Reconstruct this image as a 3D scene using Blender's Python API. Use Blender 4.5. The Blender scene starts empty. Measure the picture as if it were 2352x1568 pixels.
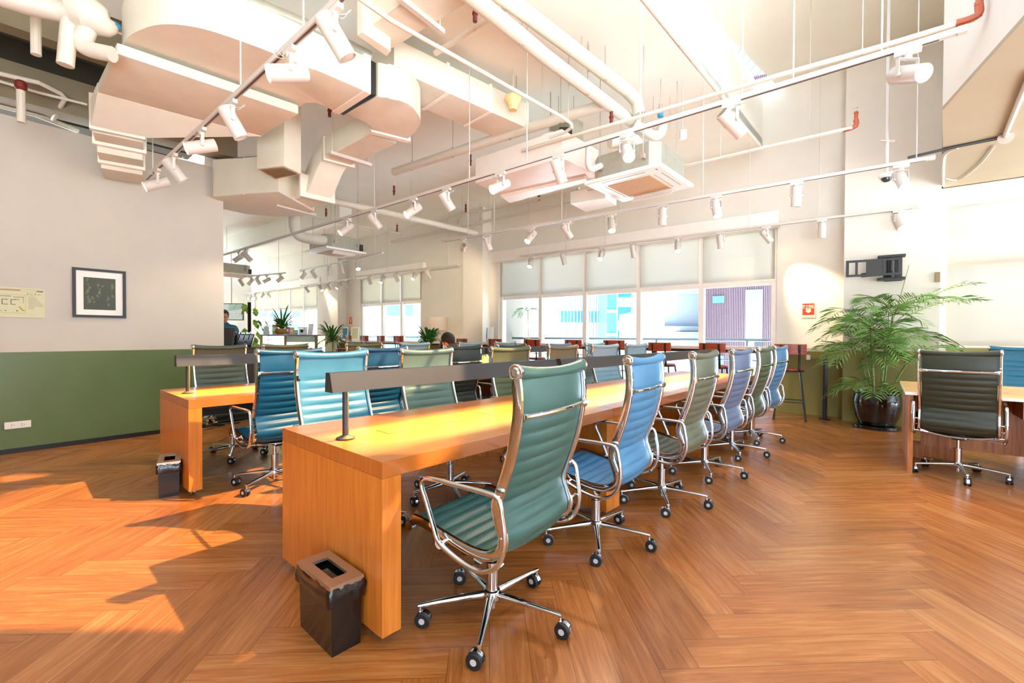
import bpy, bmesh, math, random
from mathutils import Vector, Matrix
random.seed(7)
SC = bpy.context.scene
COL = SC.collection
# ------------------------------------------------------------------ camera
FPX = 1039.0; CAMH = 1.25
PITCH, ROLL = math.radians(-0.78), math.radians(-0.21)
_cr, _sr, _cp, _sp = math.cos(ROLL), math.sin(ROLL), math.cos(PITCH), math.sin(PITCH)
RC = Matrix(((1, 0, 0), (0, _cp, -_sp), (0, _sp, _cp))) @ Matrix(((_cr, 0, _sr), (0, 1, 0), (-_sr, 0, _cr)))
cam = bpy.data.cameras.new('camera'); cam.sensor_width = 36.0; cam.lens = 36.0 * FPX / 2352.0
cam.clip_start = 0.05; cam.clip_end = 500
camo = bpy.data.objects.new('camera', cam); COL.objects.link(camo)
_x, _y, _z = RC @ Vector((1, 0, 0)), RC @ Vector((0, 0, 1)), RC @ Vector((0, -1, 0))
camo.matrix_world = Matrix(((_x.x, _y.x, _z.x, 0), (_x.y, _y.y, _z.y, 0), (_x.z, _y.z, _z.z, CAMH), (0, 0, 0, 1)))
SC.camera = camo
# ------------------------------------------------------------------ world, sun, exposure
SC.view_settings.view_transform = 'Standard'; SC.view_settings.look = 'None'
SC.view_settings.gamma = 1.0; SC.view_settings.use_curve_mapping = False
SC.view_settings.exposure = 1.64
SC.cycles.max_bounces = 7; SC.cycles.diffuse_bounces = 4; SC.cycles.use_adaptive_sampling = True; SC.cycles.adaptive_threshold = 0.02; SC.cycles.glossy_bounces = 4
SC.cycles.transparent_max_bounces = 24; SC.cycles.transmission_bounces = 6
SC.cycles.caustics_reflective = False; SC.cycles.caustics_refractive = False
SC.cycles.sample_clamp_indirect = 6.0
SC.cycles.use_denoising = True
W = bpy.data.worlds.new('daylight'); SC.world = W; W.use_nodes = True
_n = W.node_tree.nodes; _l = W.node_tree.links
_tc = _n.new('ShaderNodeTexCoord'); _sp = _n.new('ShaderNodeSeparateXYZ'); _l.new(_tc.outputs['Generated'], _sp.inputs[0])
_ma = _n.new('ShaderNodeMath'); _ma.operation = 'MULTIPLY_ADD'; _ma.inputs[1].default_value = 0.5; _ma.inputs[2].default_value = 0.5; _l.new(_sp.outputs[2], _ma.inputs[0])
_rm = _n.new('ShaderNodeValToRGB'); _l.new(_ma.outputs[0], _rm.inputs[0])          # ground below the horizon brightened to lift the ceiling, hazy sky above
_e = _rm.color_ramp.elements
_e[0].position = 0.36; _e[0].color = (0.93, 1.0, 1.06, 1); _e[1].position = 0.85; _e[1].color = (0.08, 0.10, 0.14, 1)
_k = _e.new(0.52); _k.color = (0.22, 0.26, 0.31, 1)
_l.new(_rm.outputs[0], _n['Background'].inputs[0])
_n['Background'].inputs[1].default_value = 8.0
SUN_DIR = Vector((0.97, 0.0, 1.0)).normalized()        # towards the sun
sun = bpy.data.lights.new('sun', 'SUN'); sun.energy = 3.6; sun.angle = math.radians(0.7); sun.color = (1.0, 0.66, 0.36)
suno = bpy.data.objects.new('sun', sun); COL.objects.link(suno)
suno.rotation_euler = SUN_DIR.to_track_quat('Z', 'Y').to_euler()
# ------------------------------------------------------------------ pixel -> world
CAMP = Vector((0, 0, CAMH))
def ray(px, py): return RC @ Vector(((px - 1176) / FPX, 1.0, -(py - 784) / FPX))
def Z(px, py, z):
    d = ray(px, py); return CAMP + d * ((z - CAMH) / d.z)
def F(px, py): return Z(px, py, 0.0)
def D(px, py, y):
    d = ray(px, py); return CAMP + d * (y / d.y)
AU = math.radians(42.0)
U = Vector((math.sin(AU), math.cos(AU), 0)); V = Vector((-math.cos(AU), math.sin(AU), 0)); UP = Vector((0, 0, 1))
AW = math.radians(52.0)
WL = Vector((-math.sin(AW), math.cos(AW), 0)); WN = Vector((-math.cos(AW), -math.sin(AW), 0))   # along the window wall to the left; into the room
WP = Vector((4.75, 7.25, 0))
def WW(t, off=0.0, z=0.0): return WP + WL * t + WN * off + UP * z
def wt(px, off=0.0):
    k = (px - 1176) / FPX; p = WP + WN * off
    return (p.x - k * p.y) / (k * WL.y - WL.x)
def wz(px, py, off=0.0):
    p = WW(wt(px, off), off); return D(px, py, p.y).z
DO = Vector((-0.508, 1.765, 0))                      # near corner of the front desk row
def DK(u, v, z=0.0): return DO + U * u + V * v + UP * z
HU = math.atan2(V.y, V.x) - math.pi / 2              # z-rotation that turns local +Y to V
def heading(g): return math.atan2(g.y, g.x) - math.pi / 2
# ------------------------------------------------------------------ materials
def lin(c):
    if isinstance(c, str):
        c = [int(c[i:i + 2], 16) / 255 for i in (0, 2, 4)]
    return tuple(x / 12.92 if x <= 0.04045 else ((x + 0.055) / 1.055) ** 2.4 for x in c) + (1.0,)
MATS = {}
def mat(name, col, rough=0.5, metal=0.0, var=0.0, vscale=20.0, bump=0.0, bscale=200.0, spec=0.5, coat=0.0, emit=None, estr=0.0, sheen=0.0, stretch=None):
    m = bpy.data.materials.new(name); m.use_nodes = True
    nt = m.node_tree; b = nt.nodes['Principled BSDF']; c = lin(col)
    b.inputs['Base Color'].default_value = c; b.inputs['Roughness'].default_value = rough
    b.inputs['Metallic'].default_value = metal; b.inputs['Specular IOR Level'].default_value = spec
    b.inputs['Coat Weight'].default_value = coat; b.inputs['Coat Roughness'].default_value = 0.12
    if emit: b.inputs['Emission Color'].default_value = lin(emit); b.inputs['Emission Strength'].default_value = estr
    tc = None
    def coords():
        t = nt.nodes.new('ShaderNodeTexCoord'); mp = nt.nodes.new('ShaderNodeMapping')
        nt.links.new(t.outputs['Object'], mp.inputs[0])
        if stretch: mp.inputs['Scale'].default_value = stretch
        return mp.outputs[0]
    if var or bump: tc = coords()
    if var:
        n = nt.nodes.new('ShaderNodeTexNoise'); n.inputs['Scale'].default_value = vscale; n.inputs['Detail'].default_value = 5
        nt.links.new(tc, n.inputs['Vector'])
        r = nt.nodes.new('ShaderNodeValToRGB')
        r.color_ramp.elements[0].position = 0.3; r.color_ramp.elements[1].position = 0.7
        r.color_ramp.elements[0].color = tuple(x * (1 - var) for x in c[:3]) + (1,)
        r.color_ramp.elements[1].color = tuple(min(1, x * (1 + var * 0.6)) for x in c[:3]) + (1,)
        nt.links.new(n.outputs['Fac'], r.inputs[0]); nt.links.new(r.outputs[0], b.inputs['Base Color'])
    if bump:
        n = nt.nodes.new('ShaderNodeTexNoise'); n.inputs['Scale'].default_value = bscale; n.inputs['Detail'].default_value = 3
        nt.links.new(tc, n.inputs['Vector'])
        bp = nt.nodes.new('ShaderNodeBump'); bp.inputs['Strength'].default_value = bump; bp.inputs['Distance'].default_value = 0.004
        nt.links.new(n.outputs['Fac'], bp.inputs['Height']); nt.links.new(bp.outputs[0], b.inputs['Normal'])
    MATS[name] = m; return m
def wood(name, dark, light, rough=0.35, scale=3.0, stretch=(1, 1, 14), coat=0.0):
    m = mat(name, light, rough, coat=coat); nt = m.node_tree; b = nt.nodes['Principled BSDF']
    t = nt.nodes.new('ShaderNodeTexCoord'); mp = nt.nodes.new('ShaderNodeMapping'); mp.inputs['Scale'].default_value = stretch
    nt.links.new(t.outputs['Object'], mp.inputs[0])
    n = nt.nodes.new('ShaderNodeTexNoise'); n.inputs['Scale'].default_value = scale; n.inputs['Detail'].default_value = 8; n.inputs['Distortion'].default_value = 0.6
    nt.links.new(mp.outputs[0], n.inputs['Vector'])
    r = nt.nodes.new('ShaderNodeValToRGB'); r.color_ramp.elements[0].position = 0.32; r.color_ramp.elements[1].position = 0.68
    r.color_ramp.elements[0].color = lin(dark); r.color_ramp.elements[1].color = lin(light)
    nt.links.new(n.outputs['Fac'], r.inputs[0]); nt.links.new(r.outputs[0], b.inputs['Base Color'])
    return m
M = MATS
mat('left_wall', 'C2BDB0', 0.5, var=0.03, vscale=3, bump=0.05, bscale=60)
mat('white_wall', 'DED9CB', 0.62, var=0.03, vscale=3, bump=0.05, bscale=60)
mat('white_ceiling', 'F5F5EA', 0.75, var=0.03, vscale=2)
mat('dark_slab', '3A3428', 0.9, var=0.25, vscale=3)
mat('beam_paint', '82775F', 0.7, var=0.08, vscale=3)
mat('louvre', '5E625F', 0.6)
mat('beige_soffit', 'A89B83', 0.7, var=0.03, vscale=2)
mat('green_wall', '5C6F45', 0.28, var=0.05, vscale=4, bump=0.04, bscale=90)
mat('green_wall_matte', '8E8B4E', 0.5, var=0.06, vscale=4)
mat('black_trim', '15130F', 0.4)
mat('white_paint', 'F1EADF', 0.4, var=0.03, vscale=6)
mat('white_metal', 'CBC4BA', 0.35)
mat('duct_wrap', 'DFDAC8', 0.72, var=0.05, vscale=5, bump=0.25, bscale=140)
mat('duct_tape', 'F4EADB', 0.55)
mat('foil', 'D8CFC0', 0.25, metal=0.8)
mat('pipe_white', 'D2CCBD', 0.5, var=0.04, vscale=8, bump=0.15, bscale=40)
mat('galvanised', 'A9A898', 0.42, metal=0.35, var=0.10, vscale=12)
mat('steel_rod', 'BDB3A6', 0.4, metal=0.5)
mat('red_iron', '6E1E12', 0.45, var=0.15, vscale=20)
mat('orange_iron', 'A8502C', 0.45, var=0.15, vscale=20)
mat('chrome', 'DCE4EC', 0.05, metal=1.0)
mat('brushed_steel', 'C9BFB0', 0.28, metal=0.9, var=0.06, vscale=30, stretch=(1, 40, 1))
mat('black_plastic', '121213', 0.32)
mat('black_gloss', '0A0C0F', 0.12, coat=0.4, var=0.2, vscale=8)
mat('black_metal', '1C1B1A', 0.45)
mat('charcoal_metal', '45464A', 0.5, var=0.06, vscale=15)
mat('lamp_metal', '2C2D30', 0.5, var=0.06, vscale=15)
mat('rubber', '191B1E', 0.5)
mat('caster_grey', 'C4C6C4', 0.4)
mat('grille', '8C7A5A', 0.6)
mat('ac_grille', 'B79F74', 0.7, var=0.12, vscale=60)
mat('lens_on', 'FFE3B0', 0.3, emit='FFD9A0', estr=14.0)
mat('lens_off', 'D8D2C8', 0.25)
mat('lamp_strip', 'FFE9A8', 0.4, emit='FFD24A', estr=4.0)
mat('display_light', 'FFE7B8', 0.5, emit='FFD890', estr=1.6)
mat('plastic_yellow', 'EBCF93', 0.5, var=0.08, vscale=20)
mat('blue_cap', '1E86B8', 0.4)
wood('maple', 'A85A1F', 'C07030', 0.30, 2.2, (1.2, 22, 1.5), coat=0.25)
wood('maple_end', 'BF6A22', 'D68233', 0.33, 2.2, (22, 22, 1.2), coat=0.2)
wood('maple_edge', 'CF8A48', 'E3A463', 0.33, 2.0, (18, 18, 1.2))
wood('walnut', 'A05A28', 'CB8444', 0.4, 2.0, (18, 18, 1.5))
wood('light_top', 'D9A85E', 'E9C07C', 0.4, 2.0, (2, 2, 2))
wood('stool_wood', '8A3218', 'B04A26', 0.35, 3, (3, 20, 20))
wood('frame_wood', 'B98D55', 'D6AE75', 0.45, 3, (20, 20, 20))
mat('counter_top', 'EBDCC8', 0.35, var=0.03, vscale=5)
mat('pot_black', '15100E', 0.12, coat=0.6, var=0.3, vscale=6)
mat('soil', '3A2A1C', 0.95, var=0.3, vscale=40)
mat('cane', '7C8A3C', 0.5, var=0.3, vscale=14)
mat('leaf_palm', '6E9A44', 0.5, var=0.35, vscale=9)
mat('leaf_dark', '3E7A34', 0.45, var=0.35, vscale=14)
mat('leaf_light', '86B844', 0.45, var=0.3, vscale=14)
mat('basket', 'B0803F', 0.7, var=0.25, vscale=60)
mat('paper', 'F5F2EA', 0.6)
mat('sign_paper', 'CFCFA8', 0.5, var=0.02, vscale=10)
mat('ink', '4A4A38', 0.6)
mat('ink_red', 'A8543C', 0.6)
mat('ink_yellow', 'B8A020', 0.6)
mat('sign_red', 'E0341F', 0.4)
mat('sign_cream', 'F3E3B4', 0.4)
mat('frame_black', '1B1E24', 0.35)
mat('leaf_photo', '3E4638', 0.5)
mat('photo_vein', '8F9A6E', 0.5)
mat('glass_dark', '3A3F44', 0.1)
mat('white_plastic', 'EFEAE2', 0.35)
mat('skin', 'C98F6B', 0.5)
mat('hair_black', '17120F', 0.5)
mat('cap_black', '17120F', 0.8, var=0.2, vscale=120)
mat('shirt_dark', '1D1C1F', 0.8)
mat('screen_art', '6F7B74', 0.3, emit='8E9A92', estr=0.5)
mat('shade_white', 'F3EAE0', 0.7)
mat('pink_box', 'C06A8C', 0.5); mat('yellow_box', 'DCCB7A', 0.5); mat('poster_blue', '2F7FA8', 0.4)
mat('chalkboard', '4A4846', 0.7, var=0.15, vscale=30)
mat('mint_panel', 'BFD8CC', 0.3)
mat('tower_white', '98A3AC', 0.6, var=0.05, vscale=0.6)
mat('tower_glass', '3F83A8', 0.15, var=0.15, vscale=0.8)
mat('tower_beige', '7A7468', 0.7)
mat('corrugated', '54414B', 0.5)
mat('rail_steel', '66727B', 0.35, metal=0.5)
mat('balcony', '8A867F', 0.8)
LEATHER = dict(teal='3E6A62', blue='4C92C2', olive='6A715C', slate='6B7FA0', moss='59654A', azure='5E8FB8',
               deepblue='0B587C', sky='4693B3', sage='678579', darkgreen='39443A', pale='9BBFCC', lightblue='93BED0',
               fern='46594B', khaki='5E6B4C', seafoam='8FB4B6', black_green='3A4030', petrol='2F7F9E')
for k, c in LEATHER.items(): mat('leather_' + k, '%02X%02X%02X' % tuple(int(int(c[i:i + 2], 16) * .88) for i in (0, 2, 4)), 0.42, var=0.06, vscale=14, bump=0.12, bscale=260, spec=0.45)
def clear_glass(name, tint=(1, 1, 1, 1), refl=0.06, veil=0.0):
    m = bpy.data.materials.new(name); m.use_nodes = True; nt = m.node_tree; nt.nodes.clear()
    o = nt.nodes.new('ShaderNodeOutputMaterial'); tr = nt.nodes.new('ShaderNodeBsdfTransparent'); tr.inputs[0].default_value = tint
    gl = nt.nodes.new('ShaderNodeBsdfGlossy'); gl.inputs['Roughness'].default_value = 0.02
    lw_ = nt.nodes.new('ShaderNodeLayerWeight'); lw_.inputs[0].default_value = 0.5
    pw_ = nt.nodes.new('ShaderNodeMath'); pw_.operation = 'POWER'; pw_.inputs[1].default_value = 5.0; nt.links.new(lw_.outputs['Facing'], pw_.inputs[0])
    fr = nt.nodes.new('ShaderNodeMath'); fr.operation = 'MULTIPLY_ADD'; fr.inputs[1].default_value = 0.45; fr.inputs[2].default_value = 0.02; nt.links.new(pw_.outputs[0], fr.inputs[0])
    mx = nt.nodes.new('ShaderNodeMixShader'); nt.links.new(fr.outputs[0], mx.inputs[0]); nt.links.new(tr.outputs[0], mx.inputs[1]); nt.links.new(gl.outputs[0], mx.inputs[2])
    nt.links.new(mx.outputs[0], o.inputs[0]); MATS[name] = m; return m
clear_glass('glass', (0.96, 0.985, 1.0, 1))
def blind_mat(name, col, thru=0.35):
    m = bpy.data.materials.new(name); m.use_nodes = True; nt = m.node_tree; nt.nodes.clear()
    o = nt.nodes.new('ShaderNodeOutputMaterial'); tr = nt.nodes.new('ShaderNodeBsdfTransparent')
    df = nt.nodes.new('ShaderNodeBsdfDiffuse'); tl = nt.nodes.new('ShaderNodeBsdfTranslucent')
    df.inputs[0].default_value = lin(col); tl.inputs[0].default_value = lin(col)
    a = nt.nodes.new('ShaderNodeMixShader'); a.inputs[0].default_value = 0.5
    nt.links.new(df.outputs[0], a.inputs[1]); nt.links.new(tl.outputs[0], a.inputs[2])
    b = nt.nodes.new('ShaderNodeMixShader'); b.inputs[0].default_value = thru
    nt.links.new(a.outputs[0], b.inputs[1]); nt.links.new(tr.outputs[0], b.inputs[2]); nt.links.new(b.outputs[0], o.inputs[0]); MATS[name] = m
blind_mat('blind', 'D2CEC2', 0.10)
blind_mat('blind_dense', 'D2CCBB', 0.03)
blind_mat('blind_sheer', 'C9C7BD', 0.13)
blind_mat('lamp_shade', 'F5EBDD', 0.05)
# ------------------------------------------------------------------ mesh helpers
class MB:
    def __init__(s): s.bm = bmesh.new()
    def face(s, pts):
        vs = [s.bm.verts.new(Vector(p)) for p in pts]
        return s.bm.faces.new(vs)
    def obb(s, c, ax, ay, az, bevel=0.0):
        c = Vector(c); ax, ay, az = Vector(ax), Vector(ay), Vector(az)
        v = [s.bm.verts.new(c + ax * i + ay * j + az * k) for k in (-1, 1) for j in (-1, 1) for i in (-1, 1)]
        fs = [s.bm.faces.new([v[i] for i in q]) for q in ((0, 2, 3, 1), (4, 5, 7, 6), (0, 1, 5, 4), (2, 6, 7, 3), (0, 4, 6, 2), (1, 3, 7, 5))]
        if ax.cross(ay).dot(az) < 0: bmesh.ops.reverse_faces(s.bm, faces=fs)
        if bevel: bmesh.ops.bevel(s.bm, geom=list({e for f in fs for e in f.edges}), offset=bevel, segments=2, affect='EDGES', profile=0.7)
        return s
    def box(s, c, size, rz=0.0, bevel=0.0):
        co, si = math.cos(rz), math.sin(rz)
        return s.obb(c, Vector((co, si, 0)) * size[0] / 2, Vector((-si, co, 0)) * size[1] / 2, Vector((0, 0, size[2] / 2)), bevel)
    def prism(s, poly, z0, z1, bevel=0.0):
        n = len(poly)
        a = sum(poly[i][0] * poly[(i + 1) % n][1] - poly[(i + 1) % n][0] * poly[i][1] for i in range(n))
        if a < 0: poly = poly[::-1]
        lo = [s.bm.verts.new((p[0], p[1], z0)) for p in poly]; hi = [s.bm.verts.new((p[0], p[1], z1)) for p in poly]
        fs = [s.bm.faces.new(lo[::-1]), s.bm.faces.new(hi)]
        for i in range(n): fs.append(s.bm.faces.new((lo[i], lo[(i + 1) % n], hi[(i + 1) % n], hi[i])))
        if bevel: bmesh.ops.bevel(s.bm, geom=list({e for f in fs for e in f.edges}), offset=bevel, segments=2, affect='EDGES', profile=0.7)
        return s
    def rings(s, rings, cap=True, closed=False):
        vr = [[s.bm.verts.new(p) for p in r] for r in rings]; n = len(vr[0]); m = len(vr)
        for i in range(m if closed else m - 1):
            a, b = vr[i], vr[(i + 1) % m]
            for j in range(n): s.bm.faces.new((a[j], a[(j + 1) % n], b[(j + 1) % n], b[j]))
        if cap and not closed: s.bm.faces.new(vr[0][::-1]); s.bm.faces.new(vr[-1])
        return s
    def cyl(s, p0, p1, r0, r1=None, n=12, cap=True):
        r1 = r0 if r1 is None else r1
        p0, p1 = Vector(p0), Vector(p1); q = (p1 - p0).to_track_quat('Z', 'Y'); x, y = q @ Vector((1, 0, 0)), q @ Vector((0, 1, 0))
        return s.rings([[p + x * r * math.cos(2 * math.pi * j / n) + y * r * math.sin(2 * math.pi * j / n) for j in range(n)] for p, r in ((p0, r0), (p1, r1))], cap)
    def tube(s, path, r, n=8, closed=False, rs=None):
        path = [Vector(p) for p in path]; m = len(path); rings = []; prev = None
        for i, p in enumerate(path):
            a = path[i - 1] if (i or closed) else p; b = path[(i + 1) % m] if (i < m - 1 or closed) else p
            t = (b - a).normalized()
            if prev is None:
                x = t.orthogonal().normalized()
            else:
                x = prev - t * prev.dot(t)
                x = x.normalized() if x.length > 1e-6 else t.orthogonal().normalized()
            prev = x; y = t.cross(x); rr = rs[i] if rs else r
            rings.append([p + x * rr * math.cos(2 * math.pi * j / n) + y * rr * math.sin(2 * math.pi * j / n) for j in range(n)])
        return s.rings(rings, True, closed)
    def ribbon(s, path, X, hw, ht, closed=False):      # rounded flat bar swept along a path lying in a plane with normal X
        path = [Vector(p) for p in path]; m = len(path); rings = []; X = Vector(X)
        for i, p in enumerate(path):
            a = path[i - 1] if (i or closed) else p; b = path[(i + 1) % m] if (i < m - 1 or closed) else p
            t = (b - a).normalized(); nrm = t.cross(X).normalized()
            rings.append([p + X * hw * cx + nrm * ht * cy for cx, cy in ((1, .5), (.6, 1), (-.6, 1), (-1, .5), (-1, -.5), (-.6, -1), (.6, -1), (1, -.5))])
        return s.rings(rings, True, closed)
    def lathe(s, prof, c=(0, 0, 0), n=24, cap=True):
        c = Vector(c)
        return s.rings([[c + Vector((r * math.cos(2 * math.pi * j / n), r * math.sin(2 * math.pi * j / n), z)) for j in range(n)] for r, z in prof], cap)
    def ball(s, c, r, sc=(1, 1, 1), sub=2, rot=None):
        mtx = Matrix.Translation(Vector(c)) @ (rot.to_4x4() if rot else Matrix.Identity(4)) @ Matrix.Diagonal((sc[0], sc[1], sc[2], 1))
        bmesh.ops.create_icosphere(s.bm, subdivisions=sub, radius=r, matrix=mtx); return s
    def build(s, name, m=None, parent=None, origin=None, smooth=32, label=None, loc=None, rz=0.0, kind=None, double=False):
        bm = s.bm
        if not double: bmesh.ops.recalc_face_normals(bm, faces=bm.faces)
        if origin is not None: bmesh.ops.translate(bm, verts=bm.verts, vec=-Vector(origin))
        me = bpy.data.meshes.new(name)
        if smooth:
            lim = math.radians(smooth)
            for f in bm.faces: f.smooth = True
            for e in bm.edges:
                if len(e.link_faces) == 2 and e.calc_face_angle(4.0) > lim: e.smooth = False
        bm.to_mesh(me); bm.free()
        for k in (m if isinstance(m, (list, tuple)) else [m]):
            if k: me.materials.append(M[k])
        o = bpy.data.objects.new(name, me); COL.objects.link(o)
        if parent: o.parent = parent
        if origin is not None: o.location = Vector(origin)
        if loc is not None: o.location = Vector(loc); o.rotation_euler = (0, 0, rz)
        if label: o['label'] = label
        if kind: o['kind'] = kind
        return o
def thing(name, label, cat, loc=(0, 0, 0), rz=0.0, group=None):
    o = bpy.data.objects.new(name, None); COL.objects.link(o); o.empty_display_size = 0.1
    o.location = Vector(loc); o.rotation_euler = (0, 0, rz); o['label'] = label; o['category'] = cat
    if group: o['group'] = group
    return o
def tag(o, label, cat, group=None):
    o['label'] = label; o['category'] = cat
    if group: o['group'] = group
    return o
def copy_tree(src, loc=None, rz=None, label=None, group=None, parent=None, remat=None):
    o = src.copy(); COL.objects.link(o)
    if parent is not None: o.parent = parent
    if loc is not None: o.location = Vector(loc)
    if rz is not None: o.rotation_euler = (0, 0, rz)
    if label: o['label'] = label
    if group: o['group'] = group
    if remat and o.type == 'MESH' and o.get('skin_slot'):
        o.material_slots[0].link = 'OBJECT'; o.material_slots[0].material = M[remat]
    for c in src.children: copy_tree(c, parent=o, remat=remat)
    return o
def struct(o): o['kind'] = 'structure'; return o
def crom(pts, n=6, closed=False):
    pts = [Vector(p) for p in pts]; out = []; m = len(pts)
    for i in range(m if closed else m - 1):
        p0 = pts[i - 1] if (i or closed) else pts[0]; p1 = pts[i]; p2 = pts[(i + 1) % m]; p3 = pts[(i + 2) % m] if (closed or i < m - 2) else pts[-1]
        for k in range(n):
            t = k / n
            out.append(0.5 * ((2 * p1) + (p2 - p0) * t + (2 * p0 - 5 * p1 + 4 * p2 - p3) * t * t + (3 * p1 - p0 - 3 * p2 + p3) * t ** 3))
    if not closed: out.append(pts[-1])
    return out
def ordinal(i): return ['first', 'second', 'third', 'fourth', 'fifth', 'sixth', 'seventh', 'eighth', 'ninth', 'tenth', 'eleventh', 'twelfth', 'thirteenth'][i]
# ------------------------------------------------------------------ floor: herringbone planks, one mesh
def floor_mat():
    m = bpy.data.materials.new('herringbone_planks'); m.use_nodes = True; nt = m.node_tree; b = nt.nodes['Principled BSDF']; N = nt.nodes.new; L = nt.links.new
    uv = N('ShaderNodeUVMap'); uv.uv_map = 'plank'
    at = N('ShaderNodeAttribute'); at.attribute_name = 'tone'
    sep = N('ShaderNodeSeparateXYZ'); L(uv.outputs[0], sep.inputs[0])
    sc = N('ShaderNodeSeparateColor'); L(at.outputs['Color'], sc.inputs[0])
    def math_(op, a, bb):
        n = N('ShaderNodeMath'); n.operation = op
        for i, x in enumerate((a, bb)):
            if x is None: continue
            if isinstance(x, (int, float)): n.inputs[i].default_value = x
            else: L(x, n.inputs[i])
        return n.outputs[0]
    off = math_('MULTIPLY', sc.outputs[1], 37.0)
    cv = N('ShaderNodeCombineXYZ'); L(math_('MULTIPLY', sep.outputs[0], 2.2), cv.inputs[0]); L(math_('MULTIPLY', sep.outputs[1], 30.0), cv.inputs[1]); L(off, cv.inputs[2])
    n1 = N('ShaderNodeTexNoise'); n1.inputs['Scale'].default_value = 1.0; n1.inputs['Detail'].default_value = 7; n1.inputs['Roughness'].default_value = 0.62; n1.inputs['Distortion'].default_value = 1.1
    L(cv.outputs[0], n1.inputs['Vector'])
    cv2 = N('ShaderNodeCombineXYZ'); L(math_('MULTIPLY', sep.outputs[0], 6.0), cv2.inputs[0]); L(math_('MULTIPLY', sep.outputs[1], 260.0), cv2.inputs[1]); L(off, cv2.inputs[2])
    n2 = N('ShaderNodeTexNoise'); n2.inputs['Scale'].default_value = 1.0; n2.inputs['Detail'].default_value = 4
    L(cv2.outputs[0], n2.inputs['Vector'])
    mixf = math_('ADD', math_('MULTIPLY', n1.outputs['Fac'], 0.72), math_('MULTIPLY', n2.outputs['Fac'], 0.28))
    tone = math_('ADD', mixf, math_('MULTIPLY', math_('SUBTRACT', sc.outputs[0], 0.5), 0.16))
    r = N('ShaderNodeValToRGB'); e = r.color_ramp.elements
    e[0].position = 0.28; e[0].color = lin(FLOOR_C[0]); e[1].position = 0.72; e[1].color = lin(FLOOR_C[2])
    k = e.new(0.5); k.color = lin(FLOOR_C[1])
    L(tone, r.inputs[0])
    # seams
    w, l = PW, PL
    ev = math_('MINIMUM', sep.outputs[1], math_('SUBTRACT', w, sep.outputs[1])); eu = math_('MINIMUM', sep.outputs[0], math_('SUBTRACT', l, sep.outputs[0]))
    seam = math_('LESS_THAN', math_('MINIMUM', ev, eu), 0.0015)
    mx = N('ShaderNodeMix'); mx.data_type = 'RGBA'; L(math_('MULTIPLY', seam, 0.7), mx.inputs['Factor']); L(r.outputs[0], mx.inputs['A']); mx.inputs['B'].default_value = lin('5A3418')
    L(mx.outputs['Result'], b.inputs['Base Color'])
    bp = N('ShaderNodeBump'); bp.inputs['Strength'].default_value = 0.12; bp.inputs['Distance'].default_value = 0.002
    L(math_('SUBTRACT', n2.outputs['Fac'], math_('MULTIPLY', seam, 1.0)), bp.inputs['Height']); L(bp.outputs[0], b.inputs['Normal'])
    b.inputs['Roughness'].default_value = 0.27; b.inputs['Specular IOR Level'].default_value = 0.75
    M['floor'] = m
FLOOR_C = ('84491F', 'A5642F', 'BD824A')
PW, PN = 0.158, 6; PL = PW * PN
floor_mat()
def make_floor():
    bm = bmesh.new(); uvl = bm.loops.layers.uv.new('plank'); cl = bm.loops.layers.float_color.new('tone')
    ang = AU - math.radians(45); co, si = math.cos(-ang), math.sin(-ang); base = Vector((0.711, 1.687, 0)); rnd = random.Random(3)
    def add(x0, y0, x1, y1, vert):
        def w(x, y): return Vector((base.x + (co * x - si * y) * PW, base.y + (si * x + co * y) * PW, 0))
        c = w((x0 + x1) / 2, (y0 + y1) / 2)
        if not (-13 < c.x < 8.5 and -3.4 < c.y < 22): return
        if (c - WP).dot(WN) < -0.7: return
        t, g = rnd.random(), rnd.random()
        f = bm.faces.new([bm.verts.new(w(x, y)) for x, y in ((x0, y0), (x1, y0), (x1, y1), (x0, y1))])
        uvs = ((0, 0), (PL, 0), (PL, PW), (0, PW)) if not vert else ((0, PW), (0, 0), (PL, 0), (PL, PW))
        for lp, q in zip(f.loops, uvs): lp[uvl].uv = q; lp[cl] = (t, g, 0, 1)
    for k in range(-170, 190):
        for m in range(-22, 24):
            x, y = k, k + 2 * PN * m
            if -100 < x < 80 and -60 < y < 150:
                add(x, y, x + PN, y + 1, False); add(x - 1, y, x, y + PN, True)
    bmesh.ops.bisect_plane(bm, geom=bm.verts[:] + bm.edges[:] + bm.faces[:], plane_co=WP + WN * -0.1, plane_no=-WN, clear_outer=True)
    me = bpy.data.meshes.new('floor'); bm.to_mesh(me); bm.free(); me.materials.append(M['floor'])
    o = bpy.data.objects.new('floor', me); COL.objects.link(o); struct(o)
make_floor()
# ------------------------------------------------------------------ left wall (partition)
LA = Vector((-5.262, 4.640, 0)); LB = Vector((-3.965, 6.225, 0)); LD = (LB - LA).normalized(); LN = Vector((LD.y, -LD.x, 0))   # into the room
L0 = LA - LD * 6.0
def wallbox(name, p0, p1, n_out, th, z0, z1, m, smooth=0):
    p0, p1 = Vector(p0), Vector(p1); n = Vector(n_out)
    b = MB(); b.prism([p0[:2], p1[:2], (p1 + n * th)[:2], (p0 + n * th)[:2]], z0, z1)
    o = b.build(name, m, origin=((p0 + p1) / 2).to_tuple()[:2] + (z0,), smooth=smooth); return struct(o)
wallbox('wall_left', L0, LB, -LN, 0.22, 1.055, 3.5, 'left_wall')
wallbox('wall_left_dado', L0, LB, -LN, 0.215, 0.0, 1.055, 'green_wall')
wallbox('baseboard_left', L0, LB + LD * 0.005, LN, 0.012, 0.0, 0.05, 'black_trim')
# wall far left, closing the room behind the coffee bar
E0 = WW(20.6, 0.0); wallbox('wall_far', E0, E0 + WN * 11, WL, 0.25, 0.0, 4.4, 'white_wall')
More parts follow.
